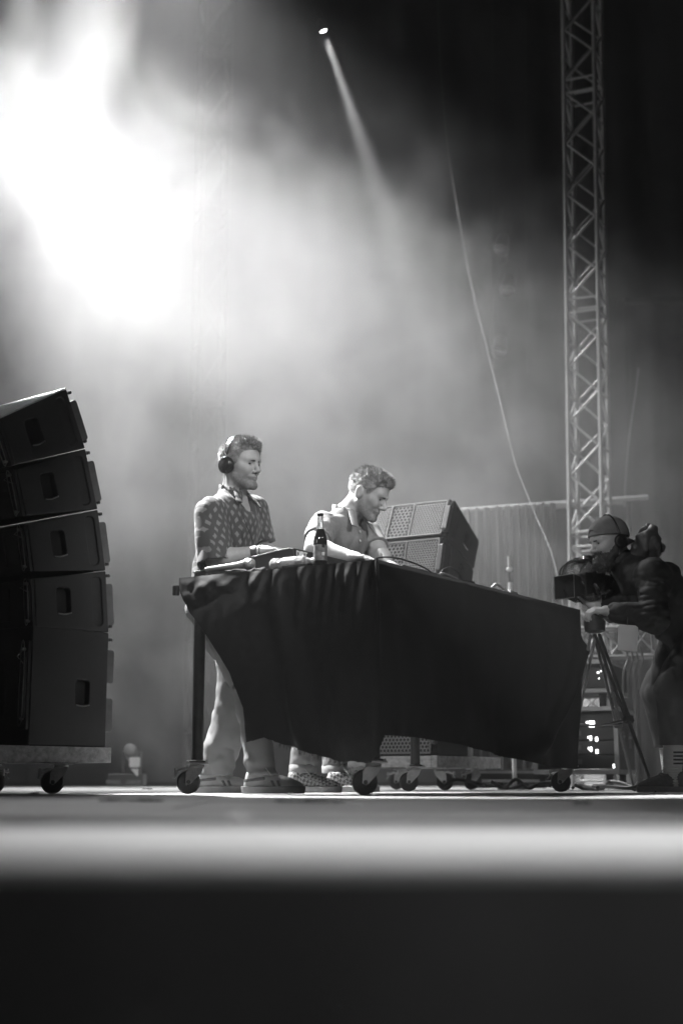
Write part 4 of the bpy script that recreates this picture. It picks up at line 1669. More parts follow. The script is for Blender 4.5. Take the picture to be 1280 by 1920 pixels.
def body3(p):
    j = j3
    d = near(p, HC3, 0.2, lambda p: head_sdf(to_head(p, H3)))
    d = su(d, cap(p, from_head((-0.036, 0, -0.045), H3), j['neck'], 0.056, 0.065), 0.02)
    d = su(d, torso(p, j, l3, -0.012), 0.03)
    d = su(d, arm(p, j['Ls'], j['Le'], j['Lw']), 0.03)
    d = su(d, arm(p, j['Rs'], j['Re'], j['Rw']), 0.03)
    d = su(d, leg(p, j['Lh'], j['Lk'], j['La']), 0.03)
    d = su(d, leg(p, j['Rh'], j['Rk'], j['Ra']), 0.03)
    d = su(d, near(p, j['Lw'] + Vector((-0.08, 0, 0.0)), 0.19, lambda p: fingers(p, j['Lw'], (-0.9, 0.25, 0.1), (0.1, 0.3, -1), (0.2, 0.9, 0.3), (0.6, 0.65, 0.7, 0.7))), 0.012)
    d = su(d, near(p, j['Rw'] + Vector((-0.06, 0, 0.05)), 0.19, lambda p: fingers(p, j['Rw'], (-0.62, -0.15, 0.6), (-0.3, -0.9, 0.2), (0.5, -0.2, 0.8), (0.12, 0.2, 0.3, 0.35), 1.05)), 0.012)
    return d


lo, hi = bbox(list(J.values()) + [HC3], 0.2)
lo[2] = 0.03
me = sdf_mesh('body', body3, lo, hi, 0.0045)
add_tone(me, H3, 0.5)
link_mesh('body', me, M_skin, person3, smooth=180)
MH3 = add_face(person3, H3, None, beard_kw=dict(off=0.004, big=1.0), m_beard=M_beard3, step=0.003)


def cap3(q):
    z = q[:, 2]
    d = skull(q) - 0.011
    d = su(d, ell(q, (-0.01, 0, 0.07), (0.098, 0.078, 0.075)), 0.02)
    lim = np.interp(q[:, 0], [-0.12, 0.0, 0.1], [0.012, 0.038, 0.046]) - z
    d = np.maximum(d, lim)
    seam = np.abs(q[:, 1]) < 0.002
    d = d + 0.0012 * seam
    hole = ell(q, (0.105, 0, 0.062), (0.03, 0.028, 0.018))
    return sub_(d, np.maximum(hole, -skull(q) + 0.006), 0.002)


me = sdf_mesh('cap', cap3, (-0.14, -0.11, 0.0), (0.14, 0.11, 0.16), 0.0026)
me.transform(MH3)
c3 = link_mesh('cap', me, mat('faded grey cap', 0.13, 0.9, var=0.3, vscale=30), person3, smooth=180)
MB().grid(lambda u, v: MH3 @ Vector((-0.105 - 0.07 * v * (1 - 0.5 * (2 * u - 1) ** 2), 0.075 * (2 * u - 1) * (1 - 0.15 * v), 0.012 - 0.02 * v - 0.02 * (2 * u - 1) ** 2)), 14, 8).build('brim', mat('dark cap brim', 0.06, 0.9), c3, smooth=180)
hd = empty('headset', MH3 @ Vector((0, 0, 0)), 'intercom headset over the backward cap of the camera operator', 'headset')
m = MB()
pts = [MH3 @ Vector((-0.012, -0.098 * math.cos(R(a)), 0.0 + 0.152 * math.sin(R(a)))) for a in range(0, 181, 9)]
m.tube(pts, 0.006, 8).build('headband', M_hp, hd, smooth=60)
for s in (-1, 1):
    Mc = MH3 @ axes((-0.014, s * 0.086, -0.006), (1, 0, 0), (0, 0, s), (0, s, 0))
    MB().lathe([(0.03, -0.008), (0.037, 0.0), (0.037, 0.014), (0.028, 0.022), (0.004, 0.024)], 24, Mc).build('ear_cup', M_hp, hd, smooth=50)


def jacket3(p):
    j = j3
    hem = V3(j['pelvis']) + V3((0.03, 0, -0.06))
    d = torso(p, j, l3, 0.03, Vector(hem))
    d = d + folds(rot_to(p, V3(j['neck']) - V3(j['pelvis'])), (7, 7, 13), 0.012, 41) + 0.001 * vnoise(p * 60)
    for S, E, W_, sd in (('Ls', 'Le', 'Lw', 3), ('Rs', 'Re', 'Rw', 6)):
        a = cap(p, j[S], j[E], 0.085, 0.073)
        a = su(a, cap(p, j[E], V3(j[E]) + (V3(j[W_]) - V3(j[E])) * 0.88, 0.073, 0.05), 0.03)
        a = a + folds(p, (13, 13, 30), 0.0068, sd) + 0.0018 * vnoise(p * 50)
        d = su(d, a, 0.04)
    return d


lo, hi = bbox([J[k] for k in ('Rs', 'Ls', 'Re', 'Le', 'Rw', 'Lw', 'neck', 'pelvis')], 0.24)
me = sdf_mesh('jacket', jacket3, lo, hi, 0.005)
jk = link_mesh('jacket', me, M_jacket, person3, smooth=180)
hood_c = P(1211, 1020, 7.50)


def hood3(p):
    d = ell(p, hood_c, (0.085, 0.13, 0.10))
    d = d + folds(p, (17, 14, 15), 0.018, 77)
    d = sub_(d, ell(p, V3(hood_c) + V3((-0.05, 0, 0.05)), (0.06, 0.09, 0.06)), 0.02)
    return su(d, cap(p, V3(hood_c) + V3((-0.01, 0, -0.05)), V3(j3['neck']) + V3((0.05, 0, -0.04)), 0.07, 0.09), 0.04)


me = sdf_mesh('hood', hood3, np.array(hood_c) - 0.24, np.array(hood_c) + 0.24, 0.004)
link_mesh('hood', me, mat('crumpled hood fabric', 0.08, 0.5, var=0.4, vscale=14, bump=0.3, bscale=120), jk, smooth=180)
M_shorts = mat('dark cropped trousers', 0.04, 0.85, var=0.3, vscale=9)


def shorts3(p):
    j = j3
    d = capw(p, j['pelvis'] + Vector((0, 0, 0.05)), j['pelvis'] - Vector((0, 0, 0.04)), 0.115, 0.125, l3, 1.35)
    for a, b in (('Lh', 'Lk'), ('Rh', 'Rk')):
        e_ = cap(p, j[a], j[b], 0.115, 0.098) + folds(p, (14, 14, 6), 0.008, 23)
        A_k = j['La'] if b == 'Lk' else j['Ra']
        lw = cap(p, j[b], A_k, 0.092, 0.074) + folds(p, (12, 12, 9), 0.007, 27)
        d = su(d, su(e_, lw, 0.03), 0.02)
    return np.maximum(d, 0.235 - p[:, 2])


lo, hi = bbox([J[k] for k in ('Rh', 'Lh', 'Rk', 'Lk', 'pelvis')], 0.18)
lo[2] = 0.2
me = sdf_mesh('trousers', shorts3, lo, hi, 0.006)
link_mesh('trousers', me, M_shorts, person3, smooth=180)
M_sock = mat('ribbed white sock', 0.62, 0.9, bump=0.4, bscale=90, stretch=(3, 3, 0.3))
M_dshoe = mat('dark trainer', 0.05, 0.6, var=0.5, vscale=40)
for A, K, yaw in (('La', 'Lk', 196), ('Ra', 'Rk', 185)):
    a, k = j3[A], j3[K]

    def sock(p):
        top = V3(a) + (V3(k) - V3(a)) * 0.36
        d = cap(p, V3(a) + V3((-0.01, 0, -0.05)), V3(a) + (V3(k) - V3(a)) * 0.45, 0.044, 0.054)
        return np.maximum(d, (p - top) @ unit(V3(k) - V3(a))) + 0.0015 * np.sin(p[:, 2] * 500)
    me = sdf_mesh('sock', sock, np.array(a) - 0.14, np.array(a) + np.array([0.14, 0.14, 0.26]), 0.003)
    so = link_mesh('sock', me, M_sock, person3, smooth=180)
    for t in (0.10, 0.145, 0.19, 0.235):
        c = Vector(a) + (Vector(k) - Vector(a)) * (t + 0.02)
        r_ = 0.047 + 0.008 * t / 0.3
        pts = [c + Vector((r_ * math.cos(R(q)), r_ * math.sin(R(q)), 0)) for q in range(-105, -35, 10)]
        MB().tube(pts, 0.0045, 6).build('stripe', M_pocket, so)
    fwd_ = Vector((math.cos(R(yaw)), math.sin(R(yaw)), 0))
    c = Vector((a.x, a.y, 0)) + fwd_ * 0.05
    shoe(person3, shoe_frame(c.x, c.y, R(yaw)), M_dshoe, M_gum, laces=M_cable, sole_h=0.03)

# ---- hanging card
q = P(1176, 1196, 7.12)
card = MB().prism(rrect(0.098, 0.132, 0.006), -0.001, 0.001, axes(q, (0.99, -0.05, -0.09), (0.09, 0.1, 0.99), (0.05, -0.99, 0.1))).mesh('card')
ce = empty('pass_card', q, 'blank pale card hanging at the waist of the camera operator', 'card')
link_mesh('card', card, mat('pale card', 0.8, 0.5, var=0.1, vscale=6), ce)
MB().tube(bez([q + Vector((0, 0, 0.064)), q + Vector((0.01, 0.02, 0.12)), q + Vector((0.03, 0.06, 0.16))], 5), 0.003, 6).build('cord', M_cable, ce)

# ------------------------------------------------------------------ tripod
apex = P(1114, 1176, 7.72)
tp = empty('tripod', (apex.x, apex.y, 0), 'black camera tripod with spread legs beside the table end', 'tripod')
feet = [P(1226, 1483, 7.22), P(1052, 1481, 8.25), P(1189, 1478, 8.5)]
for i, ft_ in enumerate(feet):
    ft_.z = 0.004
    top = apex + (ft_ - apex).normalized() * 0.05
    mid = top.lerp(ft_, 0.56)
    sd = (ft_ - apex).cross(Vector((0, 0, 1))).normalized() * 0.014
    lg = MB()
    lg.tube([top + sd, mid + sd * 0.8], 0.0085, 10)
    lg.tube([top - sd, mid - sd * 0.8], 0.0085, 10)
    o = lg.build('leg', M_alu if i == 1 else M_dark_steel, tp, smooth=50)
    MB().tube([mid - (ft_ - apex) * 0.1, ft_], [0.011, 0.008], 10).build('lower_tube', M_dark_steel, o, smooth=50)
    MB().box((0, 0, 0), (0.05, 0.026, 0.03), frame(mid, ft_)).build('clamp', M_black, o)
    MB().lathe([(0.016, 0), (0.016, 0.008), (0.009, 0.014)], 12, Matrix.Translation(ft_)).build('foot', M_tyre, o)
    MB().tube([mid, Vector((apex.x, apex.y, mid.z - 0.02))], 0.006, 8).build('spreader_arm', M_dark_steel, tp, smooth=50)
MB().lathe([(0.035, -0.03), (0.055, -0.02), (0.06, 0.03), (0.045, 0.05), (0.045, 0.09), (0.03, 0.1)], 20, Matrix.Translation(apex)).build('head', M_black, tp, smooth=40)
MB().tube([apex + Vector((0.03, 0.02, 0.07)), apex + Vector((0.13, -0.2, 0.06)), apex + Vector((0.16, -0.34, 0.05))], [0.009, 0.009, 0.014], 10).build('pan_handle', M_black, tp, smooth=50)

# ------------------------------------------------------------------ video camera in a rain cover
cf = unit((-0.80, -0.60, 0)); cl = V3((-cf[1], cf[0], 0)) * -1
co = P(1116, 1100, 7.72)
MC = axes(co, cf, (-cf[1], cf[0], 0), (0, 0, 1))
vc = empty('video_camera', co, 'shoulder video camera in a clear rain cover on the tripod', 'camera')
MB().box((0, 0, 0.0), (0.26, 0.10, 0.13), MC).build('body', M_black, vc, bevel=0.008)
MB().lathe([(0.04, 0.11), (0.042, 0.15), (0.036, 0.155), (0.036, 0.168)], 20, MC @ axes((0, 0, -0.02), (0, 1, 0), (0, 0, 1), (1, 0, 0))).build('lens', M_black, vc, smooth=40)
hd_ = MB()
w0, h0, w1, h1 = 0.06, 0.05, 0.072, 0.062
x0, x1 = 0.17, 0.24
for (sa, sb) in (((-1, -1), (1, -1)), ((1, -1), (1, 1)), ((1, 1), (-1, 1)), ((-1, 1), (-1, -1))):
    a, b = Vector((x0, sa[0] * w0, sa[1] * h0 - 0.02)), Vector((x0, sb[0] * w0, sb[1] * h0 - 0.02))
    c, d = Vector((x1, sb[0] * w1, sb[1] * h1 - 0.02)), Vector((x1, sa[0] * w1, sa[1] * h1 - 0.02))
    hd_.add([a, b, c, d], [(0, 1, 2, 3)], MC)
ho = hd_.build('lens_hood', M_pocket, vc)
sm_ = ho.modifiers.new('thick', 'SOLIDIFY'); sm_.thickness = 0.005
MB().box((0.172, 0, -0.02), (0.004, 0.11, 0.09), MC).build('front_glass', mat('dark lens glass', 0.02, 0.05), ho)
MB().tube([MC @ Vector((0.243, -0.072, -0.084)), MC @ Vector((0.243, 0.072, -0.084)), MC @ Vector((0.243, 0.072, 0.042)), MC @ Vector((0.243, -0.072, 0.042)), MC @ Vector((0.243, -0.072, -0.084))], 0.003, 6).build('rim', M_steel, ho)
MB().box((-0.02, 0.0, 0.125), (0.075, 0.09, 0.09), MC).build('top_unit', mat('grey plastic unit', 0.2, 0.5), vc, bevel=0.004)
MB().box((-0.09, -0.10, 0.075), (0.12, 0.06, 0.05), MC).build('viewfinder', M_black, vc, bevel=0.005)
MB().box((-0.09, -0.1315, 0.075), (0.055, 0.002, 0.028), MC).build('sticker', M_white, vc)
for a in (-0.02, 0.03):
    MB().tube([MC @ Vector((0.06, a, 0.1)), MC @ Vector((0.0, a * 0.5, 0.17))], 0.003, 6).build('bracket', M_steel, vc)
MB().box((0, 0, -0.082), (0.16, 0.07, 0.03), MC).build('mounting_plate', M_black, vc, bevel=0.003)


def rain(p):
    d = ell(p, (0.06, 0.0, 0.03), (0.19, 0.12, 0.125))
    d = su(d, ell(p, (-0.11, -0.03, -0.03), (0.10, 0.09, 0.11)), 0.06)
    d = d + folds(p, (14, 14, 11), 0.012, 5)
    d = np.abs(d) - 0.002
    d = np.maximum(d, p[:, 0] - 0.2)
    return np.maximum(d, -0.125 - p[:, 2])


me = sdf_mesh('rain_cover', rain, (-0.26, -0.18, -0.16), (0.28, 0.18, 0.2), 0.003)
me.transform(MC)
M_film = bpy.data.materials.new('clear plastic film')
M_film.use_nodes = True
_nt = M_film.node_tree
_g = _nt.nodes.new('ShaderNodeBsdfGlossy'); _g.inputs['Roughness'].default_value = 0.12; _g.inputs['Color'].default_value = (0.7, 0.7, 0.7, 1)
_t = _nt.nodes.new('ShaderNodeBsdfTransparent'); _t.inputs['Color'].default_value = (0.86, 0.86, 0.86, 1)
_fz = _nt.nodes.new('ShaderNodeLayerWeight'); _fz.inputs['Blend'].default_value = 0.22
_mx = _nt.nodes.new('ShaderNodeMixShader')
_nt.links.new(_fz.outputs['Fresnel'], _mx.inputs[0]); _nt.links.new(_t.outputs[0], _mx.inputs[1]); _nt.links.new(_g.outputs[0], _mx.inputs[2])
_nt.links.new(_mx.outputs[0], _nt.nodes['Material Output'].inputs['Surface'])
link_mesh('rain_cover', me, M_film, vc, smooth=180)

# ------------------------------------------------------------------ things on the table
# black equipment case with a printed panel
cc = T(0.19, 0.555)
EC = axes(cc, tu, tv, (0, 0, 1))
Zt = TH + 0.011
case = empty('equipment_case', (cc.x, cc.y, Zt), 'low black equipment case with the white letters DIRT on its side', 'equipment case')
prof = [(0, 0.0), (0.0, 0.122), (0.10, 0.115), (0.58, 0.052), (0.58, 0.0)]
MB().prism([(y, z) for y, z in prof], 0.0, 0.75, axes(cc + Vector((0, 0, Zt)), tv, (0, 0, 1), tu)).build('shell', M_black, case, bevel=0.004)
MB().tube([cc + tv * 0.02 - tu * 0.002 + Vector((0, 0, Zt + 0.121)), cc + tv * 0.1 - tu * 0.002 + Vector((0, 0, Zt + 0.115)), cc + tv * 0.58 - tu * 0.002 + Vector((0, 0, Zt + 0.052))], 0.0035, 6).build('edge_trim', M_alu, case)
tc_ = bpy.data.curves.new('lettering', 'FONT')
tc_.body = 'DIRT'
tc_.size = 0.040
tc_.extrude = 0.0012
tc_.offset = 0.0012
to = bpy.data.objects.new('lettering', tc_)
COL.objects.link(to)
tm = bpy.data.meshes.new_from_object(to.evaluated_get(bpy.context.evaluated_depsgraph_get()))
bpy.data.objects.remove(to)
tm.transform(axes(cc - tv * 0.0025 + tu * 0.016 + Vector((0, 0, Zt + 0.084)), tu, (0, 0, 1), -tv))
link_mesh('lettering', tm, mat('white print', 0.9, 0.6), case)
# players and mixer behind it
for k, (a, b, w_, d_, h_, lb) in enumerate(((1.0, 0.55, 0.34, 0.4, 0.11, 'black media player on the table beside the equipment case'), (1.42, 0.55, 0.36, 0.4, 0.115, 'black DJ mixer on the table near the cables'))):
    c = T(a, b)
    d = empty('media_player' if k == 0 else 'dj_mixer', (c.x, c.y, Zt), lb, 'DJ gear')
    MM = axes(c + Vector((0, 0, Zt)), tu, tv, (0, 0, 1))
    MB().prism([(-d_ / 2, 0), (-d_ / 2, h_), (d_ / 2, h_ * 0.72), (d_ / 2, 0)], -w_ / 2, w_ / 2, axes(c + Vector((0, 0, Zt)), tv, (0, 0, 1), tu)).build('body', M_black, d, bevel=0.005)
    for q in range(3):
        MB().lathe([(0.014, 0), (0.013, 0.018), (0.01, 0.02)], 14, MM @ Matrix.Translation((-0.1 + 0.1 * q, -0.05, h_ * 0.88))).build('knob', M_steel, d, smooth=40)
# towel
tw0 = T(0.10, 0.80)


def towel(p):
    q = p.copy()
    d = np.maximum(np.abs(q[:, 0]) - 0.16, np.maximum(np.abs(q[:, 1]) - 0.075, np.abs(q[:, 2] - 0.016) - 0.014))
    d = su(cap(q, (-0.15, 0, 0.006), (0.14, 0.02, 0.006), 0.018, 0.016), cap(q, (-0.13, -0.05, 0.006), (0.15, -0.045, 0.006), 0.018, 0.016), 0.03)
    d = su(d, cap(q, (-0.12, 0.05, 0.006), (0.12, 0.06, 0.006), 0.016), 0.03)
    d = d + 0.007 * vnoise(q * 34) + 0.003 * vnoise(q * 90)
    return np.maximum(d, 0.001 - q[:, 2])


me = sdf_mesh('towel', towel, (-0.22, -0.12, -0.01), (0.22, 0.12, 0.07), 0.0035)
me.transform(axes(tw0 + Vector((0, 0, Zt)), (0.90, -0.43, 0), (0.43, 0.90, 0), (0, 0, 1)))
tw = link_mesh('towel', me, mat('dark towel', 0.05, 0.95, bump=0.6, bscale=300), None, base=tw0 + Vector((0, 0, Zt)), smooth=180)
tag(tw, 'crumpled dark towel under the microphone on the table corner', 'towel')
# microphone
ma, mb_ = P(386, 1068, 6.56), P(470, 1057, 6.42)
ma.z = Zt + 0.032; mb_.z = Zt + 0.038
mic = empty('microphone', ma, 'pale handheld microphone with ball grille lying on the dark towel', 'microphone')
d_ = (mb_ - ma).normalized()
Lm = (mb_ - ma).length
MB().lathe([(0.009, 0), (0.011, 0.01), (0.015, Lm * 0.7), (0.0195, Lm * 0.83), (0.0195, Lm * 0.86)], 20, frame(ma, mb_)).build('handle', mat('grey mic handle', 0.3, 0.45), mic, smooth=40)
MB().lathe([(0.017, Lm * 0.86), (0.0235, Lm * 0.89), (0.0265, Lm * 0.95), (0.0262, Lm * 1.0), (0.021, Lm * 1.05), (0.010, Lm * 1.078), (0.002, Lm * 1.083)], 24, frame(ma, mb_)).build('ball_grille', mat('steel mesh', 0.45, 0.35, 0.8, var=0.4, vscale=300, bump=0.9, bscale=400), mic, smooth=60)
MB().lathe([(0.0272, Lm * 0.93), (0.0282, Lm * 0.935), (0.0282, Lm * 0.955), (0.0272, Lm * 0.96)], 24, frame(ma, mb_)).build('ring', M_steel, mic, smooth=40)
# crumpled water bottle
wa, wb = T(0.055, 0.585), T(0.05, 0.245)


def wbot(p):
    L_ = 0.24
    x = p[:, 0]
    r = np.interp(x, [0, 0.01, 0.06, 0.065, 0.15, 0.155, 0.18, 0.205, 0.213, 0.24], [0.021, 0.026, 0.026, 0.024, 0.024, 0.026, 0.026, 0.015, 0.012, 0.012])
    rad = np.sqrt(p[:, 1] ** 2 + p[:, 2] ** 2)
    d = np.maximum(rad - r, np.abs(x - L_ / 2) - L_ / 2)
    m = (x < 0.2)
    return d + m * (0.004 * vnoise(p * 70) + 0.0025 * np.abs(vnoise(p * 120)))


me = sdf_mesh('bottle', wbot, (-0.015, -0.045, -0.045), (0.26, 0.045, 0.045), 0.0022)
dv = (wb - wa).normalized()
me.transform(axes(wa + Vector((0, 0, Zt + 0.028)), dv, Vector((0, 0, 1)).cross(dv), (0, 0, 1)))
wbo = empty('water_bottle', wa + Vector((0, 0, Zt)), 'crumpled clear plastic water bottle lying on its side on the table edge', 'bottle')
M_pet = mat('clear crumpled plastic', 0.75, 0.12, var=0.3, vscale=60)
M_pet.node_tree.nodes['Principled BSDF'].inputs['Transmission Weight'].default_value = 0.55
M_pet.node_tree.nodes['Principled BSDF'].inputs['IOR'].default_value = 1.2
link_mesh('bottle', me, M_pet, wbo, smooth=180)
MB().tube([wa + dv * 0.07 + Vector((0, 0, Zt + 0.028)), wa + dv * 0.145 + Vector((0, 0, Zt + 0.028))], 0.027, 20, False).build('label_sleeve', mat('bottle label', 0.35, 0.5, var=0.7, vscale=25), wbo, smooth=60)
MB().tube([wa + dv * 0.225 + Vector((0, 0, Zt + 0.028)), wa + dv * 0.245 + Vector((0, 0, Zt + 0.028))], 0.0145, 16).build('cap', M_white, wbo, smooth=50)
# phone
pc = T(0.018, 0.42)
ph = MB().prism(rrect(0.15, 0.03, 0.008), 0, 0.009, axes(pc + Vector((0, 0, Zt)), tv, tu, (0, 0, 1))).build('phone', M_hp, None, base=pc + Vector((0, 0, Zt)))
tag(ph, 'flat black phone lying in front of the crumpled water bottle', 'phone')
# beer bottle
bq = T(0.045, 0.30)
bq = Vector((P(600, 1058, 6.2).x, 6.24, Zt))
bb = empty('beer_bottle', bq, 'brown longneck beer bottle with foil collar standing on the table edge', 'bottle')
MBt = Matrix.Translation(bq)
M_glass = bpy.data.materials.new('brown glass')
M_glass.use_nodes = True
_b = M_glass.node_tree.nodes['Principled BSDF']
_b.inputs['Base Color'].default_value = (0.02, 0.02, 0.02, 1); _b.inputs['Roughness'].default_value = 0.08
_b.inputs['Coat Weight'].default_value = 0.6
MB().lathe([(0.026, 0), (0.0298, 0.003), (0.0303, 0.012), (0.0303, 0.112), (0.0285, 0.128), (0.022, 0.148), (0.0165, 0.165), (0.0145, 0.18), (0.0128, 0.205), (0.0122, 0.222), (0.0142, 0.226), (0.0142, 0.234), (0.0128, 0.236)], 28, MBt).build('glass', M_glass, bb, smooth=60)
MB().lathe([(0.0308, 0.022), (0.0308, 0.092)], 28, MBt).build('paper_label', mat('beer label', 0.16, 0.5, var=0.8, vscale=40), bb, smooth=60)
MB().lathe([(0.0172, 0.164), (0.0152, 0.18), (0.0135, 0.205), (0.0130, 0.221)], 24, MBt).build('foil_collar', mat('crinkled silver foil', 0.45, 0.3, 0.8, var=0.4, vscale=80, bump=0.8, bscale=120), bb, smooth=60)
for k, zz in enumerate((0.085, 0.05)):
    me_ = MB().box((0, 0, 0), (0.012, 0.0008, 0.014)).mesh('label_mark')
    me_.transform(Matrix.Translation(bq + Vector((0.016 * math.sin(0.5) + 0.006, -0.0302, zz))) @ Matrix.Rotation(R(8), 4, 'Z'))
    link_mesh('label_mark', me_, M_white if k else M_pocket, bb)
# cables on the table
def cable(pts, r, label, m=None, n=8, name='cable', group=None, cat='cable', taper=None):
    pts = bez(pts, n)
    b = Vector(pts[0])
    rs = [r] * len(pts) if taper is None else [r + (taper - r) * i / (len(pts) - 1) for i in range(len(pts))]
    o = MB().tube(pts, rs, 7).build(name, m or M_cable, None, base=b, smooth=60)
    return tag(o, label, cat, group)


g = 'loose cables on the table'
cable([T(0.2, 0.12, Zt + 0.004), T(0.16, 0.1, Zt + 0.03), T(0.3, 0.08, Zt + 0.05), T(0.5, 0.06, Zt + 0.035), T(0.62, 0.05, Zt + 0.004)], 0.004, 'thin black cable arching over the near corner of the table', group=g)
cable([T(0.66, 0.05, Zt + 0.004), T(0.7, 0.06, Zt + 0.04), T(0.78, 0.06, Zt + 0.065), T(0.86, 0.06, Zt + 0.05), T(0.9, 0.05, Zt + 0.004)], 0.0035, 'thin black cable loop standing up in front of the grille speaker', group=g)
cable([T(0.62, 0.04, Zt + 0.006), T(0.7, 0.05, Zt + 0.022), T(0.78, 0.04, Zt + 0.012), T(0.84, 0.05, Zt + 0.006)], 0.008, 'bundle of pale cable lying on the table edge', M_cable_grey, group=g)
cable([T(1.18, 0.05, Zt + 0.008), T(1.22, 0.05, Zt + 0.03), T(1.28, 0.06, Zt + 0.04), T(1.34, 0.05, Zt + 0.02), T(1.36, 0.04, Zt + 0.008)], 0.006, 'small white cable loop farther along the table edge', M_white, group=g)
mbx = T(1.42, 0.06)
tag(MB().box((0, 0, 0.011), (0.08, 0.05, 0.022), axes(mbx + Vector((0, 0, Zt)), tu, tv, (0, 0, 1))).build('adapter', mat('pale adapter', 0.45, 0.5), None, base=mbx + Vector((0, 0, Zt)), bevel=0.003), 'small pale power adapter beside the white cable loop', 'adapter')
cl_ = T(-0.02, TW + 0.012, TH - 0.05)
tag(MB().prism([(-0.012, -0.026), (0.012, -0.026), (0.012, 0.022), (-0.012, 0.022)], -0.012, 0.012, axes(cl_, tv, (0, 0, 1), tu)).build('cloth_clip', M_black, None, base=cl_, bevel=0.003), 'black clip pinching the cloth at the left table corner', 'clip')

# ------------------------------------------------------------------ racks behind the table end
def rack(org, yaw, w, d, h, z0, amps, label, leds, handles=True):
    M = Matrix.Translation(org) @ Matrix.Rotation(yaw, 4, 'Z')      # local -y faces the camera
    e = empty('amp_rack', org + Vector((0, 0, z0)), label, 'rack case', 'rack cases behind the table')
    t = 0.022
    for s in (-1, 1):
        MB().box((s * (w / 2 - t / 2), 0, z0 + h / 2), (t, d - 0.03, h - 0.03), M).build('side_panel', M_black, e)
        for yy in (-d / 2, d / 2):
            MB().box((s * (w / 2 - 0.014), yy, z0 + h / 2), (0.03, 0.03, h - 0.032), M).build('edge', M_alu, e, bevel=0.003)
        for zz in (z0 + 0.015, z0 + h - 0.015):
            MB().box((s * (w / 2 - 0.013), 0, zz), (0.032, d - 0.034, 0.03), M).build('edge', M_alu, e, bevel=0.003)
        if handles:
            for yy in (-0.17, 0.12):
                hp_ = MB().box((s * (w / 2 + 0.001), yy, z0 + h * 0.52), (0.006, 0.12, 0.11), M).build('handle_dish', mat('dark steel dish', 0.12, 0.4, 0.6), e)
                MB().box((s * (w / 2 + 0.006), yy, z0 + h * 0.56), (0.006, 0.09, 0.016), M).build('handle', M_steel, hp_)
    for zz in (z0 + 0.014, z0 + h - 0.014):
        for yy in (-d / 2, d / 2):
            MB().box((0, yy, zz), (w - 0.004, 0.032, 0.03), M).build('edge', M_alu, e, bevel=0.003)
    MB().box((0, 0, z0 + 0.02), (w - 0.05, d - 0.05, 0.02), M).build('bottom_panel', M_black, e)
    MB().box((0, 0, z0 + h - 0.02), (w - 0.05, d - 0.05, 0.02), M).build('top_panel', M_black, e)
    ah = (h - 0.07) / amps
    ao = []
    for k in range(amps):
        zz = z0 + 0.035 + ah * (k + 0.5)
        a = MB().box((0, -d / 2 + 0.25, zz), (w - 0.06, 0.4, ah - 0.006), M).build('amplifier', M_black, e, bevel=0.003)
        MB().box((-0.08, -d / 2 + 0.047, zz), (0.22, 0.006, ah * 0.35), M).build('vent', mat('grey vent', 0.08, 0.5), a)
        ao.append((a, zz))
    for (lx, lz, sx, sz) in leds:
        k = min(amps - 1, max(0, int((lz - 0.035) / ah)))
        MB().box((lx, -d / 2 + 0.044, z0 + lz), (sx, 0.008, sz), M).build('indicator_light', M_led, ao[k][0])
    for cx in (-1, 1):
        for cy in (-1, 1):
            MB().lathe([(0.02, z0 - 0.09), (0.024, z0 - 0.08), (0.024, z0 - 0.012), (0.03, z0 - 0.001)], 10, M @ Matrix.Translation((cx * (w / 2 - 0.08), cy * (d / 2 - 0.08), 0))).build('foot', M_tyre, e)
    return e


M_led = emit_mat('indicator light', 6.0)
ro = Vector((P(1085, 1400, 9.8).x + 0.10, 10.15, 0))
ryaw = R(-20)
leds = [(0.105, 0.335, 0.035, 0.04), (0.075, 0.345, 0.012, 0.014), (0.095, 0.24, 0.01, 0.03), (0.08, 0.245, 0.008, 0.012), (0.135, 0.232, 0.014, 0.026), (0.095, 0.165, 0.01, 0.03), (0.08, 0.17, 0.008, 0.012), (0.135, 0.15, 0.014, 0.026),
        (0.245, 0.06, 0.008, 0.01), (0.245, 0.045, 0.008, 0.01)]
rack(ro, ryaw, 0.58, 0.7, 0.45, 0.105, 4, 'rack case with rows of small white indicator lights behind the tripod', leds)
rack(ro + Vector((-0.02, 0.02, 0)), ryaw, 0.56, 0.66, 0.225, 0.65, 1, 'upper amplifier case stacked on the rack with indicator lights', [(0.18, 0.14, 0.01, 0.01), (0.2, 0.15, 0.006, 0.006), (0.185, 0.1, 0.006, 0.006)], handles=False)
tq = Vector((P(1052, 1260, 9.8).x, 9.95, 0.90))
truss('truss_section', [tq, tq + Vector((0, 0.2, 0)), tq + Vector((0, 0.2, 0.2)), tq + Vector((0, 0, 0.2))], 0.75, Vector((0.94, -0.34, 0)), 0.75, 0.15, 0.014, 0.008, M_alu, 'short aluminium truss section lying on top of the rack cases', 'truss section')
# pale coiled straps and cable bundle beside the truss piece
for k in range(4):
    a = P(1172 + 9 * k, 1212, 9.6); b = P(1168 + 10 * k, 1262, 9.6)
    cable([a, a.lerp(b, 0.5) + Vector((0.02, 0, 0)), b, b + Vector((0.01, 0.1, -0.1 if k % 2 else -0.16))], 0.008, ['leftmost', 'second', 'third', 'rightmost'][k] + ' of four pale cables hanging beside the truss section', M_cable_grey, group='pale cables by the racks')

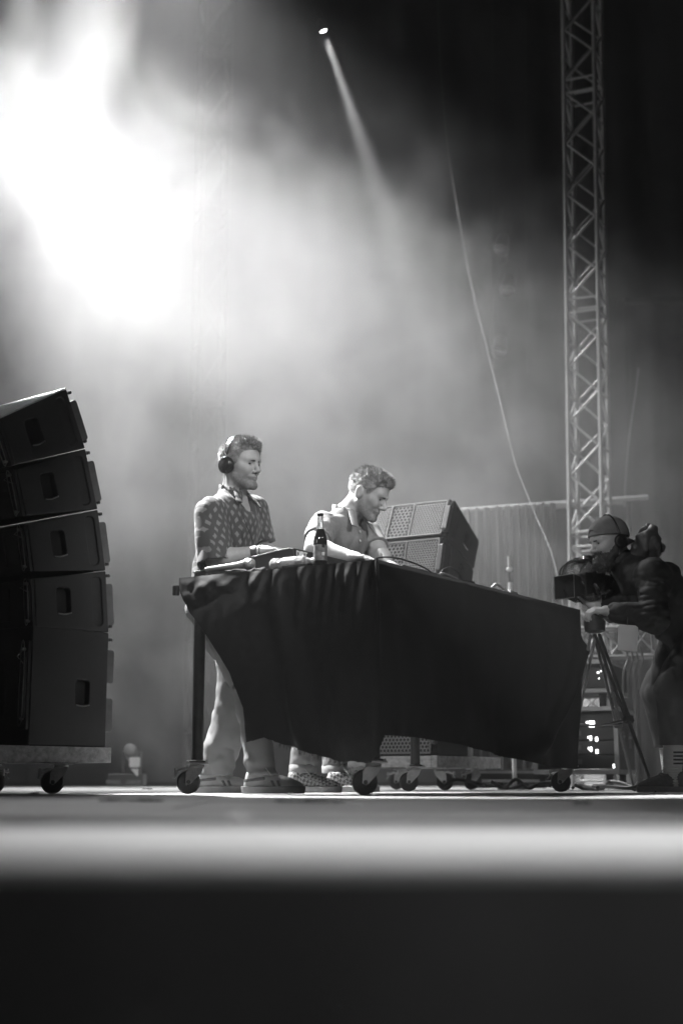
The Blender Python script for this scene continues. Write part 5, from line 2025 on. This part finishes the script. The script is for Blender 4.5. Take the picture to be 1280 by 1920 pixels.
# ------------------------------------------------------------------ floor cables and floor litter
rr = random.Random(21)
lab = ['black cable coil on the floor beside the operator shoe', 'black floor cable looping in front of the rack case', 'black floor cable running behind the table caster', 'black floor cable snaking under the table toward the dolly',
       'slack black cable on the floor between the tripod legs', 'black cable pile on the floor under the rack case edge']
for k, (p0, p1, Y) in enumerate(((1195, 1275, 7.6), (1085, 1235, 8.6), (915, 1075, 8.9), (830, 1000, 9.3), (1110, 1240, 8.0), (1075, 1200, 9.3))):
    pts = []
    for i in range(9):
        t = i / 8
        q = P(p0 + (p1 - p0) * t, 1480, Y)
        pts.append(Vector((q.x, Y + rr.uniform(-0.25, 0.25), 0.012 + abs(rr.gauss(0, 0.022)))))
    cable(pts, 0.011, lab[k], group='black cables on the stage floor')
# small flat case on the floor with pale top edge under the table
q = P(955, 1460, 10.2)
fb = empty('floor_box', (q.x, 10.2, 0), 'low black stage box with pale rails on the floor behind the table', 'stage box')
MB().box((q.x, 10.3, 0.075), (0.5, 0.3, 0.13)).build('body', M_black, fb, bevel=0.004)
for zz in (0.06, 0.12):
    MB().box((q.x, 10.14, zz), (0.4, 0.02, 0.02)).build('rail', M_alu, fb)
MB().box((q.x + 0.02, 10.128, 0.14), (0.012, 0.004, 0.012)).build('indicator_light', M_led, fb)
for k, (px, Y, s, dk) in enumerate(((65, 6.2, 0.018, 0), (240, 4.15, 0.075, 1), (575, 3.95, 0.08, 1), (452, 2.15, 0.018, 0), (1090, 3.6, 0.02, 1), (545, 6.3, 0.012, 0), (275, 9.3, 0.03, 0), (285, 4.1, 0.03, 1), (625, 3.9, 0.03, 1))):
    q = P(px, 1500, Y)
    pts = []
    m = MB()
    rr = random.Random(k + 50)
    n = 7
    hgt = 0.006 if dk else s * 0.55
    m.grid(lambda u, v: (q.x + (u - 0.5) * s * 2 + 0.3 * s * mnoise.noise((u * 4, v * 3, k)), Y + (v - 0.5) * s * 1.2, 0.004 + hgt * abs(mnoise.noise((u * 5 + k, v * 4, 1.3))) * 1.6), 8, 6)
    o = m.build('leaf_scrap' if dk else 'paper_scrap', mat('dark leaf litter', 0.03, 0.8) if dk else mat('torn white paper', 0.7, 0.8), None, base=(q.x, Y, 0))
    sl_ = o.modifiers.new('thick', 'SOLIDIFY'); sl_.thickness = 0.0015
    tag(o, ['tiny white scrap on the floor before the left dolly', 'long dark litter scrap on the floor at the left', 'long dark litter scrap on the floor below the table caster', 'torn white paper scrap at the blurred pale stage edge',
            'small dark chip on the floor at the right', 'tiny white chip on the floor below the front sneaker', 'white scrap on the far bright floor strip', 'short dark scrap beside the long litter at the left', 'short dark scrap beside the litter below the caster'][k], 'litter', 'litter on the stage floor')

# ------------------------------------------------------------------ floor fixture far behind at the left
q = P(246, 1440, 12.5)
ff = empty('floor_light', (q.x, 12.5, 0), 'unlit stage light with white panel standing far behind the left speaker stack', 'stage light')
MB().box((q.x - 0.03, 12.5, 0.07), (0.30, 0.26, 0.10)).build('base', M_black, ff, bevel=0.006)
for dx in (-0.10, 0.07):
    MB().box((q.x - 0.03 + dx, 12.365, 0.05), (0.12, 0.008, 0.035)).build('grip', M_bumper, ff)
for s in (-1, 1):
    MB().box((q.x + s * 0.075, 12.5, 0.21), (0.02, 0.08, 0.2)).build('yoke', M_black, ff, bevel=0.004)
MB().lathe([(0.045, -0.1), (0.058, -0.06), (0.058, 0.08), (0.05, 0.1)], 20, axes((q.x, 12.5, 0.295), (1, 0, 0), (0, 0.25, 0.97), (0, -0.97, 0.25))).build('head', M_black, ff, smooth=40)
MB().lathe([(0.043, 0.1), (0.05, 0.108), (0.05, 0.118), (0.044, 0.12)], 20, axes((q.x, 12.5, 0.295), (1, 0, 0), (0, 0.25, 0.97), (0, -0.97, 0.25))).build('lens_ring', M_bumper, ff, smooth=40)
MB().prism(rrect(0.09, 0.085, 0.015), 0, 0.006, axes((q.x + 0.05, 12.36, 0.215), (1, 0, 0), (0, 0, 1), (0, -1, 0))).build('panel', M_white, ff)
MB().prism([(-0.03, 0.03), (0.035, 0.03), (0.03, -0.03), (0.02, -0.03)], 0, 0.006, axes((q.x + 0.05, 12.36, 0.13), (1, 0, 0), (0, 0, 1), (0, -1, 0))).build('panel', M_white, ff)

# ------------------------------------------------------------------ hanging cables
pts = [P(x, y, Y) for x, y, Y in ((1075, 1250, 9.9), (1040, 1060, 10.4), (1003, 965, 10.8), (966, 870, 11.1), (935, 745, 11.4), (905, 625, 11.7), (880, 520, 12.0), (856, 385, 12.3), (838, 270, 12.6), (825, 120, 12.9), (818, -60, 13.2))]
cable(pts, 0.006, 'long pale cable sagging down from the roof to behind the video camera', M_cable_grey, name='hanging_cable', taper=0.003)
for k, (x, y0, y1) in enumerate(((922, -40, 690), (984, -40, 700))):
    cable([P(x, y0, 13.4), P(x + 1, (y0 + y1) / 2, 13.4), P(x + 2, y1, 13.4)], 0.006, ['thin dark cable hanging left of the unlit lamps', 'thin dark cable hanging right of the unlit lamps'][k], name='hanging_cable')
pts = [P(x, y, 12.9) for x, y in ((1196, 690), (1190, 740), (1180, 810), (1173, 880), (1170, 950))]
cable(pts, 0.008, 'grey rope hanging across the drape right of the tower', mat('grey rope', 0.16, 0.9), name='hanging_rope')
a = P(953, 1040, 9.9)
hw = empty('mic_stand', (a.x, 9.9, 0), 'slim white stand with a clamp knob behind the table', 'stand')
MB().tube([P(953, 1043, 9.9), P(954, 1062, 9.9)], 0.010, 10).build('upper_tube', M_white, hw, smooth=50)
MB().lathe([(0.008, -0.02), (0.018, -0.014), (0.018, 0.006), (0.008, 0.014)], 14, axes(P(955, 1067, 9.9), (1, 0, 0), (0, 0, 1), (0.3, -1, 0))).build('knob', M_white, hw, smooth=40)
MB().tube([P(954, 1072, 9.9), P(955, 1092, 9.9)], 0.007, 10).build('middle_tube', M_bumper, hw, smooth=50)
b_ = P(956, 1092, 9.9)
MB().tube([b_, (b_.x, 9.9, 0.03)], 0.015, 10).build('lower_tube', M_white, hw, smooth=50)
MB().lathe([(0.11, 0.0), (0.12, 0.006), (0.11, 0.02), (0.02, 0.035)], 24, Matrix.Translation((b_.x, 9.9, 0.0))).build('base', M_black, hw, smooth=40)

# ------------------------------------------------------------------ stage lamps
M_housing = mat('black lamp housing', 0.02, 0.5)


def stage_lamp(loc, target, label, lit=None, r=0.06, yoke=True):
    """a hanging can: housing, lens, yoke and, when lit, its own beam"""
    loc = Vector(loc)
    e = empty('stage_lamp', loc, label, 'stage lamp', 'stage lamps hung from the roof')
    d = (Vector(target) - loc).normalized()
    F = frame(loc, loc + d)
    MB().lathe([(r * 0.4, -r * 3.4), (r * 0.9, -r * 3.0), (r * 1.1, -r * 1.2), (r * 1.15, 0.0), (r * 1.15, r * 0.25), (r * 1.02, r * 0.25), (r * 1.02, r * 0.02)], 24, F).build('housing', M_housing, e, smooth=40)
    MB().lathe([(r * 1.0, -0.002), (r * 1.0, 0.004), (r * 0.6, 0.008)], 24, F).build('lens', M_lens if lit else M_hp, e, smooth=60)
    y = MB()
    top = loc + Vector((0, 0, r * 3.6)) - d * r * 1.4
    sx = F.to_3x3() @ Vector((1, 0, 0)) * r * 1.35
    c = loc - d * r * 1.4
    y.tube([c - sx, c - sx + (top - c) * 0.8, top, c + sx + (top - c) * 0.8, c + sx], r * 0.09, 8)
    y.tube([top, top + Vector((0, 0, r * 2))], r * 0.14, 8)
    y.build('yoke', M_housing, e, smooth=50)
    if lit:
        power, angle, blend, rad = lit
        l = bpy.data.lights.new('beam', 'SPOT')
        l.energy = power; l.spot_size = R(angle); l.spot_blend = blend; l.shadow_soft_size = rad
        o = bpy.data.objects.new('beam', l)
        COL.objects.link(o)
        o.parent = e
        o.location = d * (r * 0.25 + rad * 0.2 + 0.02)
        o.rotation_euler = d.to_track_quat('-Z', 'Y').to_euler()
    return e
M_lens = emit_mat('glowing lamp lens', 40.0)
stage_lamp(P(606, 57, 14.0), P(772, 540, 14.9), 'lit spotlight throwing a narrow beam from the top of the picture', (62000, 10, 0.95, 0.03), 0.036)
stage_lamp(P(138, -500, 10.9), P(190, 900, 10.5), 'lit flood lamp above the upper left corner, shining straight down', (12000, 11.5, 0.8, 0.08), 0.11)
stage_lamp(P(-131, -330, 11.0), P(262, 640, 10.3), 'lit flood lamp beyond the upper left corner, its beam falling steeply', (1900, 16, 0.6, 0.08), 0.11)
stage_lamp(P(-520, -330, 11.4), P(520, 560, 10.3), 'lit flood lamp far beyond the upper left corner, shining across the smoke', (9000, 29, 0.9, 0.12), 0.12)
stage_lamp((-3.2, 8.8, 6.0), (-0.45, 7.15, 1.2), 'lit lamp high at the left aimed at the two people behind the table', (12000, 22, 0.15, 0.06), 0.12)
stage_lamp(P(260, -260, 12.4), P(540, 950, 11.8), 'added soft lamp above the top edge, brightening the haze behind the two people', (8500, 68, 1.0, 0.15), 0.12)  # unseen lamp added to lift the haze behind the performers
stage_lamp((6.0, 0.6, 5.5), (-0.3, 7.1, 1.35), 'lit front lamp high beyond the right edge of the picture', (2000, 13, 0.7, 0.2), 0.12)
stage_lamp((-3.5, -2.5, 5.5), (0.95, 9.2, 0.9), 'lit front lamp high behind the viewer on the left', (1700, 16, 0.7, 0.2), 0.12)
stage_lamp((-4.6, 4.2, 2.4), (-0.45, 6.4, 0.85), 'lit side lamp standing in the wings at the left', (60, 10, 0.8, 0.1), 0.10)
stage_lamp((-1.2, 1.5, 7.0), (-0.8, 4.0, 0.0), 'added wash lamp out of view, brightening the open floor before the table', (1000, 30, 1.0, 0.2), 0.12)  # unseen lamp added so the middle of the floor gets light
stage_lamp((0.5, -0.2, 5.0), (0.30, 1.85, 0.0), 'added lamp out of view above the stage edge, brightening the pale boards', (1350, 24, 1.0, 0.2), 0.12)  # unseen fill lamp added for the bright band along the edge
for k, (x, y) in enumerate(((938, 468), (950, 545), (934, 660))):
    stage_lamp(P(x, y, 13.6), P(x - 40, y + 200, 12.6), ['top', 'middle', 'bottom'][k] + ' of three unlit lamps hanging left of the lattice tower', None, 0.07)
HZ = 0.0062


def vol_mat(name, dens, g=0.35):
    m = bpy.data.materials.new(name)
    m.use_nodes = True
    nt = m.node_tree
    nt.nodes.remove(nt.nodes['Principled BSDF'])
    v = nt.nodes.new('ShaderNodeVolumePrincipled')
    v.inputs['Color'].default_value = (0.95, 0.95, 0.95, 1)
    v.inputs['Density'].default_value = dens
    v.inputs['Anisotropy'].default_value = g
    nt.links.new(v.outputs['Volume'], nt.nodes['Material Output'].inputs['Volume'])
    return m, v


m_, _v = vol_mat('haze', HZ)
tag(MB().box((0, 6.9, 4.5), (27, 23, 13.4)).build('haze', m_), kind='stuff')


def smoke_mat(blobs, dens, nscale=1.3, namp=0.6, edge=2.2):
    m, v = vol_mat('smoke', 1.0, 0.3)
    nt = m.node_tree
    N = nt.nodes.new
    L = nt.links.new
    geo = N('ShaderNodeNewGeometry')

    def mth(op, a, b=None, c=None):
        n = N('ShaderNodeMath')
        n.operation = op
        for i, x in enumerate((a, b, c)):
            if x is None: continue
            if isinstance(x, (int, float)): n.inputs[i].default_value = x
            else: L(x, n.inputs[i])
        return n.outputs[0]
    acc = None
    for c, r, w in blobs:
        s = N('ShaderNodeVectorMath'); s.operation = 'SUBTRACT'; L(geo.outputs['Position'], s.inputs[0]); s.inputs[1].default_value = c
        d = N('ShaderNodeVectorMath'); d.operation = 'DIVIDE'; L(s.outputs[0], d.inputs[0]); d.inputs[1].default_value = r
        l = N('ShaderNodeVectorMath'); l.operation = 'LENGTH'; L(d.outputs[0], l.inputs[0])
        f = mth('MULTIPLY', mth('SUBTRACT', 1.0, l.outputs['Value']), w)
        acc = f if acc is None else mth('SMOOTH_MAX', acc, f, 0.25)
    nz = N('ShaderNodeTexNoise')
    L(geo.outputs['Position'], nz.inputs['Vector'])
    nz.inputs['Scale'].default_value = nscale; nz.inputs['Detail'].default_value = 7; nz.inputs['Roughness'].default_value = 0.62
    nz.inputs['Distortion'].default_value = 0.6
    n0 = mth('MULTIPLY', mth('SUBTRACT', nz.outputs['Fac'], 0.5), namp * 2)
    t = mth('MULTIPLY', mth('ADD', acc, n0), edge)
    t.node.use_clamp = True
    L(mth('MULTIPLY', t, dens), v.inputs['Density'])
    return m


BL = [(P(190, 320, 10.4), (1.3, 1.3, 1.2), 0.75), (P(430, 560, 10.4), (2.0, 1.4, 1.15), 1.2), (P(670, 640, 10.4), (1.5, 1.2, 0.95), 1.0), (P(140, -40, 10.8), (0.6, 0.6, 2.0), 1.8),
      (P(-80, 330, 10.4), (1.2, 1.2, 0.9), 0.7), (P(640, 900, 10.8), (5.6, 1.6, 2.5), 0.42), (P(40, 640, 9.3), (1.7, 1.0, 1.9), 0.45), (P(190, 520, 8.5), (1.0, 0.7, 1.4), 0.6)]
so_ = MB().box((-1.2, 10.2, 4.5), (9.0, 4.6, 8.9)).build('smoke', smoke_mat(BL, 0.18))
tag(so_, kind='stuff')
